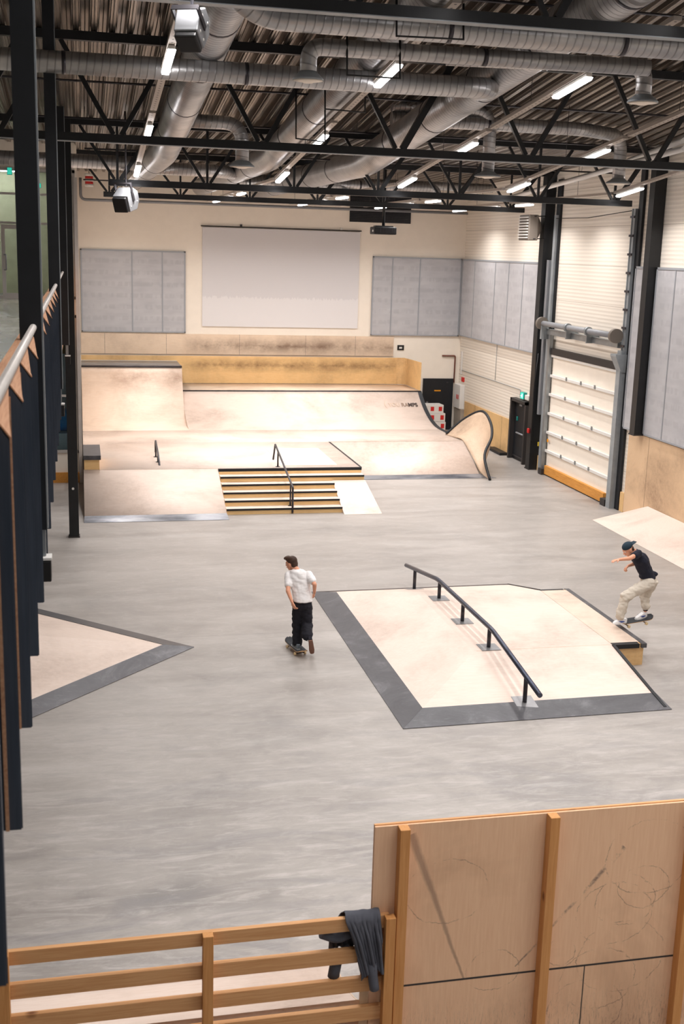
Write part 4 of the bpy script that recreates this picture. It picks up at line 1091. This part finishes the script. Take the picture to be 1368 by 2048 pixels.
p = at_y(1285, 203, 17.6); q = at_y(1285, 132, 17.6)
drop_duct('duct dropping to a round diffuser at the upper right', [(5.6, 18.2, q.z+.03), (p.x, 17.6, q.z), (p.x, 17.6, p.z)], .125, .24)
p = at_y(484, 332, 25.0); q = at_y(484, 247, 25.0)
drop_duct('duct branching off the left large duct down to a diffuser', [(2.2, 25.0, q.z), (p.x, 25.0, q.z), (p.x, 25.0, p.z)], .14, .26)
p = at_y(975, 352, 26.0); q = at_y(975, 222, 26.0)
drop_duct('short elbow duct dropping to a diffuser right of the right large duct', [(6.8, 26.0, q.z), (p.x, 26.0, q.z), (p.x, 26.0, p.z)], .14, .3)
p = at_y(1236, 366, 26.8); q = at_y(1236, 272, 26.8)
drop_duct('long branch duct dropping to a diffuser near the right wall', [(6.8, 26.0, q.z+.02), (p.x-1.4, 26.0, q.z+.02), (p.x, 26.8, q.z), (p.x, 26.8, p.z)], .15, .3)
p = at_y(688, 410, 39.0); drop_duct('vertical duct drop above the far screen', [(4.3, 39.0, 9.1), (p.x, 39.0, 9.1), (p.x, 39.0, 8.5)], .15, .26)
p = at_y(874, 410, 39.0); drop_duct('vertical duct drop above the far right acoustic panel', [(6.5, 39.0, 9.15), (p.x, 39.0, 9.15), (p.x, 39.0, 8.5)], .15, .3)
duct('left cross duct beyond the middle truss', [(-6, 30.2, 8.95), (1.5, 30.2, 8.95)], .17)
duct('pale cross duct far back between the large ducts', [(1.9, 32.4, 9.0), (3.6, 32.4, 9.0), (4.2, 33.1, 9.0)], .17, .4)
duct('dark cross duct between the middle and right large ducts', [(4.5, 21.0, 9.95), (6.7, 21.0, 9.95)], .17)
duct('long pale duct far back above the last truss', [(5.5, 39.4, 9.25), (14.0, 39.4, 9.25)], .14)

# sprinkler / conduit pipes across the hall
def pipe(y, z, x0, x1, label, r=.022, mat='dark_steel'):
    t = thing('sprinkler_pipe', label, 'pipe', ((x0+x1)/2, y, z), 'thin pipes under the roof deck')
    obj('pipe_run', T([(x0, y, z), (x1, y, z)], r, 8), mat, t)
    xx = x0+1.2
    while xx < x1:
        bm = bmesh.new(); bar(bm, (xx, y, z), (xx, y, deck_z(y)+.01), .012, n=6); obj('hanger_rod', bm, mat, t); xx += 3.1
pipe(17.9, 10.75, -2, 14.8, 'first thin pipe under the roof deck, near the top left')
pipe(24.2, 10.05, -2, 14.8, 'second thin pipe behind the thick roof truss')
pipe(27.6, 9.7, -1, 14.8, 'third thin pipe in front of the projector truss')
pipe(31.5, 9.35, .2, 14.8, 'fourth thin pipe behind the projector truss')
pipe(39.8, 9.0, .2, 14.8, 'fifth thin pipe beyond the last truss')
tag(obj('wall_pipe', T([(.12, 44.5, 9.3), (.12, 44.5, 8.54), (14.85, 44.5, 8.56)], .05, 10, .2), 'grey_box'), 'grey pipe running along the top of the far wall', 'pipe')
# red-and-white hose reel high on the left
t = thing('barrier_tape_roll', 'red and white striped roll hung high in the far left corner', 'roll', (.42, 43.5, 8.95))
for i_ in range(5):
    obj('stripe', T([(.42, 43.5, 8.95+i_*.09), (.42, 43.5, 9.04+i_*.09)], .14 if i_ % 2 else .15, 14), 'red_plastic' if i_ % 2 else 'white_plastic', t)
obj('hanger', T([(.42, 43.5, 9.4), (.42, 43.5, 9.62)], .012, 6), 'dark_steel', t)
# long cable trays to the right
a_ = at_y(1368, 280, 24); b_ = at_y(1150, 362, 33.5)
tag(obj('cable_tray', T([a_, b_], .07, 4), 'white_plastic'), 'pale tray sloping under the roof at the right edge', 'tray')
a_ = at_y(1368, 297, 24); b_ = at_y(1010, 398, 35.5)
tag(obj('cable_tray', T([a_, b_], .07, 4), 'white_plastic'), 'second pale tray just below the sloping one', 'tray')
# U-shaped duct hangers
for i_, (x0, x1, ya, yb, Y) in enumerate(((592, 650, 170, 277, 21), (694, 800, 55, 150, 16.3), (793, 927, 0, 72, 15.2), (650, 730, 165, 218, 20))):
    P0, P1, P2, P3 = at_y(x0, ya, Y), at_y(x0, yb, Y), at_y(x1, yb+7, Y), at_y(x1, ya+7, Y)
    P0.z = P3.z = min(deck_z(Y), max(P0.z, P3.z))
    bm = bmesh.new(); tube(bm, [P0, P1, P2, P3], .017, 6)
    tag(obj('duct_hanger', bm, 'black_steel'), ['U-shaped black hanger left of the second rail', 'U-shaped black hanger around the cross duct', 'U-shaped black hanger at the top of the photo', 'wide U-shaped hanger under the middle large duct'][i_], 'hanger')

# loudspeakers on the trusses
def speaker(label, c, s, rot):
    t = thing('loudspeaker', label, 'loudspeaker', c, 'grey and black roof loudspeakers')
    t.rotation_euler = rot; M = Vector(c)
    prof = [(-.28, .22), (.12, .30), (.34, .12), (.34, -.12), (.12, -.30), (-.28, -.22)]
    bm = bmesh.new(); va = [[bm.verts.new((x_*s, y_*s, z_*s*1.0)) for (y_, z_) in prof] for x_ in (-.22, .22)]
    bm.faces.new(va[0]); bm.faces.new(va[1][::-1])
    for i_ in range(6): bm.faces.new((va[0][i_], va[1][i_], va[1][(i_+1) % 6], va[0][(i_+1) % 6]))
    bmesh.ops.recalc_face_normals(bm, faces=bm.faces); obj('cabinet', bm, 'grey_box', t, local=True, bevel=.012)
    bm = bmesh.new(); box(bm, -.20*s, .20*s, -.40*s, -.285*s, -.20*s, .20*s); obj('grille', bm, 'black_plastic', t, local=True, bevel=.03*s)
    bm = bmesh.new()
    for sx in (-1, 1): box(bm, sx*.235*s-.01, sx*.235*s+.01, -.05*s, .05*s, -.02, .45*s)
    box(bm, -.245*s, .245*s, -.05*s, .05*s, .45*s, .47*s); obj('yoke', bm, 'dark_steel', t, local=True)
    bm = bmesh.new()
    for (y_, z_) in ((-.18, .1), (.1, .18), (-.18, -.1), (.2, -.1)): bar(bm, (.22*s, y_*s, z_*s), (.228*s, y_*s, z_*s), .03, n=8)
    obj('bolt', bm, 'white_plastic', t, local=True)
    return t
def pole(t, c, dz_):
    o = obj('mount_pole', T([(c.x, c.y, c.z+dz_), (c.x, c.y, deck_z(c.y)+.02)], .02, 8), 'dark_steel')
    bpy.context.view_layer.update(); o.parent = t; o.matrix_parent_inverse = t.matrix_world.inverted()
c1 = at_y(384, 55, 13.6); s1 = speaker('grey loudspeaker hung at the top left, in front of the left large duct', c1, .62, (math.radians(55), 0, math.radians(-25)))
c2 = at_y(252, 400, 27.9); s2 = speaker('black faced loudspeaker hung below the projector truss on the left', c2, .85, (math.radians(25), 0, math.radians(-30)))
pole(s1, c1, .2); pole(s2, c2, .3)

# projector
t = thing('projector', 'black video projector hanging on a pole in front of the grille', 'projector', (9.84, 38, 7.5))
obj('projector_case', B(9.42, 10.18, 37.7, 38.3, 7.56, 7.8), 'black_plastic', t, bevel=.03)
obj('lens', T([(9.6, 38.3, 7.68), (9.6, 38.38, 7.68)], .07, 16), 'grey_box', t)
bm = bmesh.new()
for i_ in range(10): box(bm, 9.62+i_*.05, 9.64+i_*.05, 37.69, 37.699, 7.6, 7.76)
obj('vent', bm, 'dark_steel', t)
bm = bmesh.new(); box(bm, 9.5, 10.1, 37.85, 38.15, 7.79, 7.84); bar(bm, (9.8, 38, 7.84), (9.8, 38, 9.70), .1, n=10); obj('mount_pole', bm, 'black_steel', t)
obj('indicator', B(9.395, 9.418, 37.78, 37.86, 7.64, 7.7), 'white_plastic', t)

# ================================================================== PEOPLE
def cap_pts(p, r, n=10):
    out = []
    for i_ in range(n+1):
        th = math.pi*i_/n
        m_ = 1 if i_ in (0, n) else 2*n
        for j in range(m_):
            ph = 2*math.pi*j/m_; out.append(Vector(p)+Vector((math.sin(th)*math.cos(ph), math.sin(th)*math.sin(ph), math.cos(th)))*r)
    return out
def ell_pts(c, rx, ry, rz_, M=None, n=10):
    out = []
    for v in cap_pts((0, 0, 0), 1, n):
        q = Vector((v.x*rx, v.y*ry, v.z*rz_))
        if M is not None: q = M @ q
        out.append(Vector(c)+q)
    return out
def loft(secs):
    out = []
    for (c0, a0, b0), (c1, a1, b1) in zip(secs, secs[1:]):
        out.append(('h', ell_pts(c0, a0, b0, .02, n=8)+ell_pts(c1, a1, b1, .02, n=8)))
    return out
def blob(name, mat, parent, shapes, voxel, smooth=4, wr=0):
    """union of tapered capsules / ellipsoids -> one continuous remeshed surface"""
    bm = bmesh.new()
    for s in shapes:
        if s[0] == 'c': pts = cap_pts(s[1], s[3])+cap_pts(s[2], s[4])
        elif s[0] == 'e': pts = ell_pts(*s[1:])
        else: pts = [Vector(p) for p in s[1]]
        h = hull(pts); tmp = bpy.data.meshes.new('t'); h.to_mesh(tmp); h.free(); bm.from_mesh(tmp); bpy.data.meshes.remove(tmp)
    me = bpy.data.meshes.new('tmp'); bm.to_mesh(me); bm.free()
    o = bpy.data.objects.new('tmp', me); COL.objects.link(o)
    md = o.modifiers.new('r', 'REMESH'); md.mode = 'VOXEL'; md.voxel_size = voxel; md.use_smooth_shade = True
    ms = o.modifiers.new('s', 'SMOOTH'); ms.factor = .5; ms.iterations = smooth
    bpy.context.view_layer.update()
    me2 = bpy.data.meshes.new_from_object(o.evaluated_get(bpy.context.evaluated_depsgraph_get()))
    COL.objects.unlink(o); bpy.data.objects.remove(o)
    bm = bmesh.new(); bm.from_mesh(me2); bpy.data.meshes.remove(me2)
    loose = [v for v in bm.verts if not v.link_faces]
    bmesh.ops.delete(bm, geom=loose, context='VERTS')
    if wr:
        bm.normal_update()
        for v in bm.verts:
            p = v.co; n_ = noise.noise(Vector((p.x*9+p.z*6, p.y*9, p.z*14)))+.5*noise.noise(Vector((p.x*22, p.y*22, p.z*30)))
            v.co += v.normal*wr*n_
    r = obj(name, bm, mat, parent, smooth=True)
    return r
def hand(wrist, tipdir, palm_n, side, curl=.5, s=1.0):
    """palm and five fingers as capsule shapes; side=+1: thumb towards +cross"""
    d = Vector(tipdir).normalized(); n_ = Vector(palm_n); n_ = (n_-d*n_.dot(d)).normalized(); c = d.cross(n_)*side
    W = Vector(wrist); S = []
    S.append(('h', cap_pts(W+d*.01, .02*s)+cap_pts(W+d*.085*s+c*.028*s, .013*s)+cap_pts(W+d*.08*s-c*.028*s, .013*s)))
    for i_, (off, ln) in enumerate(((.032, .070), (.011, .080), (-.011, .074), (-.031, .058))):
        a0 = W+d*.085*s+c*off*s; dir1 = (d*math.cos(curl*.5)+n_*math.sin(curl*.5)); dir2 = (d*math.cos(curl*1.5)+n_*math.sin(curl*1.5))
        a1 = a0+dir1*ln*.5*s+c*off*.12*s; a2 = a1+dir2*ln*.5*s
        S += [('c', a0, a1, .0088*s, .0082*s), ('c', a1, a2, .0082*s, .007*s)]
    t0 = W+d*.03*s+c*.024*s; t1 = t0+(c*.8+d*.7+n_*.3).normalized()*.042*s; t2 = t1+(d*.9+c*.25+n_*.35).normalized()*.034*s
    S += [('c', t0, t1, .013*s, .010*s), ('c', t1, t2, .010*s, .008*s)]
    return S
def head_shapes(c, face, up=(0, 0, 1), s=1.0):
    f = Vector(face).normalized(); u = Vector(up); u = (u-f*u.dot(f)).normalized(); r = f.cross(u)
    M = Matrix((r, f, u)).transposed(); C = Vector(c)
    L = lambda a_, b_, c2: C+(r*a_+f*b_+u*c2)*s
    S = [('e', L(0, -.01, .03), .076*s, .095*s, .088*s, M), ('e', L(0, .03, -.035), .058*s, .062*s, .072*s, M),
         ('e', L(0, .055, -.085), .03*s, .026*s, .022*s, M), ('c', L(0, .085, .015), L(0, .108, -.018), .009*s, .014*s),
         ('c', L(-.03, .078, .03), L(.03, .078, .03), .014*s, .014*s), ('c', L(-.018, .083, -.052), L(.018, .083, -.052), .008*s, .008*s)]
    for sg in (-1, 1): S.append(('e', L(sg*.078, -.005, -.005), .012*s, .022*s, .034*s, M))
    return S, L, M, (f, u, r)
def face_bits(L, parent, s=1.0):
    for sg in (-1, 1):
        bm = hull(ell_pts(L(sg*.031, .083, .012), .014*s, .008*s, .009*s)); obj('eye', bm, 'white_plastic', parent, smooth=True)
    bm = hull(ell_pts(L(0, .093, -.053), .022*s, .006*s, .006*s)); obj('mouth', bm, 'skin_red', parent, smooth=True)
def shoe(parent, heel, toe, up, mat, sole, w=.05, stripe=None, stripe_side=1):
    heel, toe = Vector(heel), Vector(toe); d = (toe-heel); L_ = d.length; d.normalize(); u = Vector(up); u = (u-d*u.dot(d)).normalized(); c = d.cross(u)
    P_ = lambda a_, b_, c2: heel+d*a_+c*b_+u*c2
    sh = []
    for zz in (.0, .02):
        for a_, ww in ((.01, .030), (.08, .036), (L_*.7, .048), (L_-.02, .036), (L_, .015)): sh += [P_(a_, ww, zz), P_(a_, -ww, zz)]
    so = obj('shoe', hull([P_(.0, .034, .02), P_(.0, -.034, .02), P_(.10, .04, .02), P_(.10, -.04, .02), P_(L_*.72, .047, .02), P_(L_*.72, -.047, .02), P_(L_-.01, .03, .02), P_(L_-.01, -.03, .02),
        P_(.0, .03, .095), P_(.0, -.03, .095), P_(.10, .034, .105), P_(.10, -.034, .105), P_(L_*.55, .034, .075), P_(L_*.55, -.034, .075), P_(L_*.85, .028, .05), P_(L_*.85, -.028, .05), P_(L_-.01, .018, .035), P_(L_-.01, -.018, .035)]), mat, parent, bevel=.012)
    PO[so.name] = PO[parent.name]
    obj('sole', hull(sh), sole, so)
    if stripe:
        for sg in (-1, 1):
            bm = hull([P_(.06, sg*.043, .045), P_(.12, sg*.047, .035), P_(.2, sg*.044, .07), P_(.06, sg*.040, .060), P_(.06, sg*.046, .05), P_(.13, sg*.050, .04)])
            obj('side_stripe', bm, stripe, so)
    return so
def skateboard(label, nose, tail, up=(0, 0, 1), wheel_r=.027):
    nose, tail = Vector(nose), Vector(tail); d = nose-tail; Lb = d.length; d.normalize(); u = Vector(up); u = (u-d*u.dot(d)).normalized(); c = d.cross(u)
    mid = (nose+tail)/2
    t = thing('skateboard', label, 'skateboard', mid-u*.06)
    Pn = lambda a_, b_, c2: mid+d*a_+c*b_+u*c2
    def outline(n=36):
        o_ = []; hl, hw = .395, .102
        for i_ in range(n):
            a_ = 2*math.pi*i_/n; ca, sa = math.cos(a_), math.sin(a_)
            x_ = (hl-hw)*(1 if ca > 0 else -1)+hw*ca if abs(ca) > 1e-6 else 0
            o_.append((x_, hw*sa))
        return o_
    def deckmesh(z0, z1, sh=1.0):
        bm = bmesh.new(); o_ = outline(); o_ = [(x_*sh, y_*sh) for x_, y_ in o_]
        def kick(x_): k_ = max(0, abs(x_)-.24); return k_*k_*2.2
        xs = sorted(set(round(x_, 4) for x_, _ in o_)); 
        secs = [-.395, -.38, -.35, -.31, -.27, -.24, 0, .24, .27, .31, .35, .38, .395]; rows = []
        for sx_ in secs:
            sx_ *= sh; ax = abs(sx_)-.293*sh
            hw = .102*sh if ax <= 0 else math.sqrt(max(.0004, (.102*sh)**2-ax*ax))
            rows.append([bm.verts.new(Pn(sx_, q*hw, zz+kick(sx_)+.010*abs(q)**2)) for zz in (z0, z1) for q in (-1, -.5, 0, .5, 1)])
        for A_, B2 in zip(rows, rows[1:]):
            for q in range(4):
                bm.faces.new((A_[5+q], A_[6+q], B2[6+q], B2[5+q])).smooth = True; bm.faces.new((A_[q], B2[q], B2[q+1], A_[q+1]))
            bm.faces.new((A_[0], A_[5], B2[5], B2[0])); bm.faces.new((A_[4], B2[4], B2[9], A_[9]))
        for R_ in (rows[0], rows[-1]): bm.faces.new((R_[0], R_[1], R_[2], R_[3], R_[4], R_[9], R_[8], R_[7], R_[6], R_[5]))
        bmesh.ops.recalc_face_normals(bm, faces=bm.faces); return bm
    obj('deck', deckmesh(0, .010), 'deck_ply', t); obj('grip_tape', deckmesh(.0105, .0125, .995), 'grip', t)
    for sg in (-1, 1):
        bm = bmesh.new(); bar(bm, Pn(sg*.2, -.085, -.042), Pn(sg*.2, .085, -.042), .018, n=8)
        bar(bm, Pn(sg*.2, 0, 0), Pn(sg*.2, 0, -.042), .05, n=8)
        tr = obj('truck', bm, 'dark_steel', t)
        for sd in (-1, 1):
            bm = bmesh.new(); tube(bm, [Pn(sg*.2, sd*.078, -.045), Pn(sg*.2, sd*.112, -.045)], wheel_r, 16); obj('wheel', bm, 'wheel', tr)
    return t

# ---- skater A (seen from behind, pushing off to the left)
YA = 19.25
bA0, bA1 = Vector((3.72, 18.92, .078)), Vector((3.58, 19.70, .078))
skateboard('black skateboard under the skater in the white shirt', bA1, bA0)
A_ = lambda x, y, Y: at_y(520+x/7.6, 1090+y/7.6, Y)
PA = thing('person', 'person in white t-shirt and black trousers pushing a skateboard, seen from behind', 'person', (3.68, 19.3, 0))
hc = A_(478, 285, 19.50); hl = .0
neck = A_(548, 368, 19.42); chest = A_(605, 480, 19.36); 
shL, shR = A_(438, 452, 19.44), A_(742, 452, 19.33)
elL, wrL = A_(425, 700, 19.16), A_(488, 868, 19.04)
elR, wrR = A_(830, 600, 19.10), A_(826, 722, 19.16)
pel = A_(640, 900, 19.22); hipL, hipR = A_(580, 930, 19.24), A_(705, 930, 19.2)
knL, anL = A_(566, 1210, 19.30), Vector((3.66, 19.24, .17))
knR, anR = A_(715, 1200, 19.18), A_(752, 1425, 18.93)
face = Vector((-.72, .62, -.22)); S, LA, MA, axA = head_shapes(hc, face, (-.2, .1, 1), 1.06)
sk = list(S)
sk += [('c', neck+Vector((0, 0, -.03)), LA(0, -.02, -.04), .062, .055), ('c', chest, neck, .085, .055), ('c', shL, shR, .05, .05), ('c', chest, pel, .105, .11),
    ('c', shL, elL, .05, .038), ('c', elL, wrL, .039, .026), ('c', shR, elR, .05, .038), ('c', elR, wrR, .039, .026),
    ('c', hipL, knL, .085, .055), ('c', knL, anL, .052, .035), ('c', hipR, knR, .085, .055), ('c', knR, anR, .052, .035)]
sk += hand(wrL, A_(535, 985, 19.02)-wrL, (.9, .5, 0), -1, .7, 1.08)
sk += hand(wrR, A_(826, 825, 19.34)-wrR, (-1, .2, 0), -1, .6)
bodyA = blob('body', 'skin', PA, sk, .0075, 3)
face_bits(LA, PA, 1.06)
hs = [('e', LA(0, -.025, .055), .088, .098, .085, MA), ('e', LA(0, -.055, .0), .078, .062, .085, MA), ('e', LA(0, .05, .105), .07, .055, .04, MA), ('e', LA(.0, .085, .105), .055, .035, .03, MA), ('e', LA(-.04, .0, .10), .05, .08, .045, MA), ('e', LA(0, -.07, -.055), .06, .03, .04, MA)]
blob('hair', 'hair', PA, hs, .009, 2)
hemL, hemR = A_(520, 845, 19.2), A_(790, 850, 19.18); hemC = (hemL+hemR)/2
sm = (shL+shR)/2
st = loft([(hemC+Vector((0, 0, -.0)), .172, .135), (hemC.lerp(sm, .35), .170, .135), (hemC.lerp(sm, .7), .185, .14), (sm+Vector((0, -.02, -.01)), .185, .13), (sm.lerp(neck, .5)+Vector((0, -.02, .03)), .13, .105), (neck+Vector((.005, -.02, .0)), .07, .072)])
st += [('c', chest, pel.lerp(chest, .3), .135, .13)]
st += [('c', shL, shL.lerp(elL, .60), .074, .072), ('c', shR, shR.lerp(elR, .66), .074, .070)]
blob('t_shirt', 'white_cloth', PA, st, .011, 5, .010)
hemAn = Vector((3.66, 19.24, .19))
pn = [('h', ell_pts(pel+Vector((0, 0, .10)), .165, .125, .03)+ell_pts(pel+Vector((0, 0, -.06)), .172, .135, .05)), ('c', hipL+Vector((-.0, 0, 0)), knL, .105, .098), ('c', knL, hemAn, .098, .088), ('c', hipR, knR, .105, .100), ('c', knR, A_(715, 1375, 19.0), .100, .105),
      ('c', hipL, hipR, .11, .11)]
blob('trousers', 'black_cloth', PA, pn, .012, 3, .014)
obj('sock', T([anR.lerp(knR, .22), anR], .042, 12), 'white_cloth', PA)
shoe(PA, (3.665, 19.12, .092), (3.60, 19.39, .092), (0, 0, 1), 'shoe_grey', 'shoe_white')
hA = A_(762, 1470, 18.86); tA = A_(800, 1560, 18.98)
shoe(PA, hA+Vector((-.0, -.04, .035)), Vector((tA.x+.01, 19.05, .03)), (0, 1, .9), 'black_cloth', 'gum_sole')
obj('shoe_band', T([anR+Vector((0, 0, -.01)), anR+Vector((.004, -.004, -.035))], .046, 12), 'white_cloth', PA)

# ---- skater B (side view, sliding the ledge)
Bp = lambda x, y, Y: at_y(1180+x/7.277, 1060+y/7.277, Y)
YB = 18.75
bB0, bB1 = Bp(345, 1330, 18.70), Bp(885, 1268, 18.92)
dirB = (bB1-bB0).normalized(); 
nB_ = Vector((9.50, 18.66, .475)); tB_ = nB_+Vector((.79, .17, .03))
bB = skateboard('dark skateboard sliding across the ledge under the capped skater', tB_, nB_, (-.04, -.12, 1))
PB = thing('person', 'person in black t-shirt, beige trousers and backward cap riding the ledge', 'person', (9.6, 18.75, .45))
hcB = Bp(556, 285, 18.86)
neckB = Bp(640, 318, 18.88); shN, shF = Bp(700, 345, 18.72), Bp(672, 330, 19.04)
chB = Bp(735, 430, 18.86); wa = Bp(820, 640, 18.86); pelB = Bp(865, 750, 18.86)
elN, wrN = Bp(575, 415, 18.50), Bp(425, 430, 18.42)
elF, wrF = Bp(650, 490, 19.14), Bp(560, 520, 19.02)
hpN, hpF = Bp(850, 775, 18.76), Bp(880, 775, 18.96)
knN, anN = Bp(520, 965, 18.66), Bp(430, 1275, 18.62)
knF, anF = Bp(790, 975, 19.00), Bp(805, 1170, 18.86)
faceB = Vector((-.82, -.12, -.56)); S, LB, MB_, axB = head_shapes(hcB, faceB, (-.45, 0, 1), 1.06)
sk = list(S)+[('c', neckB, LB(0, -.02, -.05), .06, .055), ('c', chB, neckB, .085, .055), ('c', shN, shF, .05, .05), ('c', chB, wa, .105, .10), ('c', wa, pelB, .10, .11),
    ('c', shN, elN, .048, .038), ('c', elN, wrN, .038, .026), ('c', shF, elF, .048, .038), ('c', elF, wrF, .038, .026),
    ('c', hpN, knN, .085, .055), ('c', knN, anN, .052, .035), ('c', hpF, knF, .085, .055), ('c', knF, anF, .052, .035)]
sk += hand(wrN, Bp(310, 452, 18.40)-wrN, (0, 0, -1), 1, .35)
sk += hand(wrF, Bp(505, 570, 18.98)-wrF, (.4, -.3, -1), -1, 1.2)
blob('body', 'skin', PB, sk, .0075, 3)
face_bits(LB, PB, 1.06)
cp = [('e', LB(0, -.015, .065), .092, .108, .075, MB_), ('h', [LB(a_, b_, c2) for a_, b_, c2 in ((-.07, -.07, .05), (.07, -.07, .05), (-.05, -.19, .035), (.05, -.19, .035), (-.07, -.07, .062), (.07, -.07, .062), (-.05, -.19, .046), (.05, -.19, .046))])]
blob('cap', 'cap_cloth', PB, cp, .008, 2)
blob('hair', 'hair', PB, [('e', LB(0, -.05, -.005), .08, .055, .06, MB_), ('e', LB(0, -.065, -.04), .062, .035, .035, MB_)], .009, 2)
smB = (shN+shF)/2
st = loft([(Bp(835, 695, 18.86), .155, .16), (wa, .135, .155), (wa.lerp(chB, .6), .135, .165), (chB, .135, .185), (smB+Vector((.01, 0, -.01)), .10, .175), (neckB+Vector((.01, 0, -.01)), .066, .068)])
st += [('c', chB, wa, .145, .13), ('c', neckB.lerp(chB, .3), chB, .085, .145), ('c', Bp(870, 650, 18.86), Bp(968, 642, 18.86), .085, .03), ('c', shN, shN.lerp(elN, .40), .075, .07), ('c', shF, shF.lerp(elF, .6), .072, .068)]
blob('t_shirt', 'navy_cloth', PB, st, .011, 5, .010)
pn = [('h', ell_pts(Bp(845, 712, 18.86), .145, .13, .03)+ell_pts(pelB, .165, .145, .08)), ('c', hpN, knN, .118, .095), ('c', knN, anN+Vector((0.005, 0, .03)), .095, .082), ('c', hpF, knF, .118, .090), ('c', knF, anF+Vector((0, 0, .075)), .088, .075), ('c', pelB, hpN, .13, .12)]
blob('trousers', 'beige_cloth', PB, pn, .012, 3, .020)
obj('sock', T([anF+Vector((0, 0, .09)), anF], .045, 12), 'black_cloth', PB)
deckz = lambda x: .475+.03*(x-9.5)/.79+.013
shoe(PB, (9.66, 18.64, deckz(9.66)-.004), (9.39, 18.60, deckz(9.45)+.012), (.05, -.1, 1), 'shoe_white', 'shoe_white', stripe='shoe_blue')
shoe(PB, (10.17, 18.86, deckz(10.17)+.004), (9.91, 18.76, deckz(9.95)), (0, -.1, 1), 'shoe_white', 'shoe_white', stripe='shoe_blue')
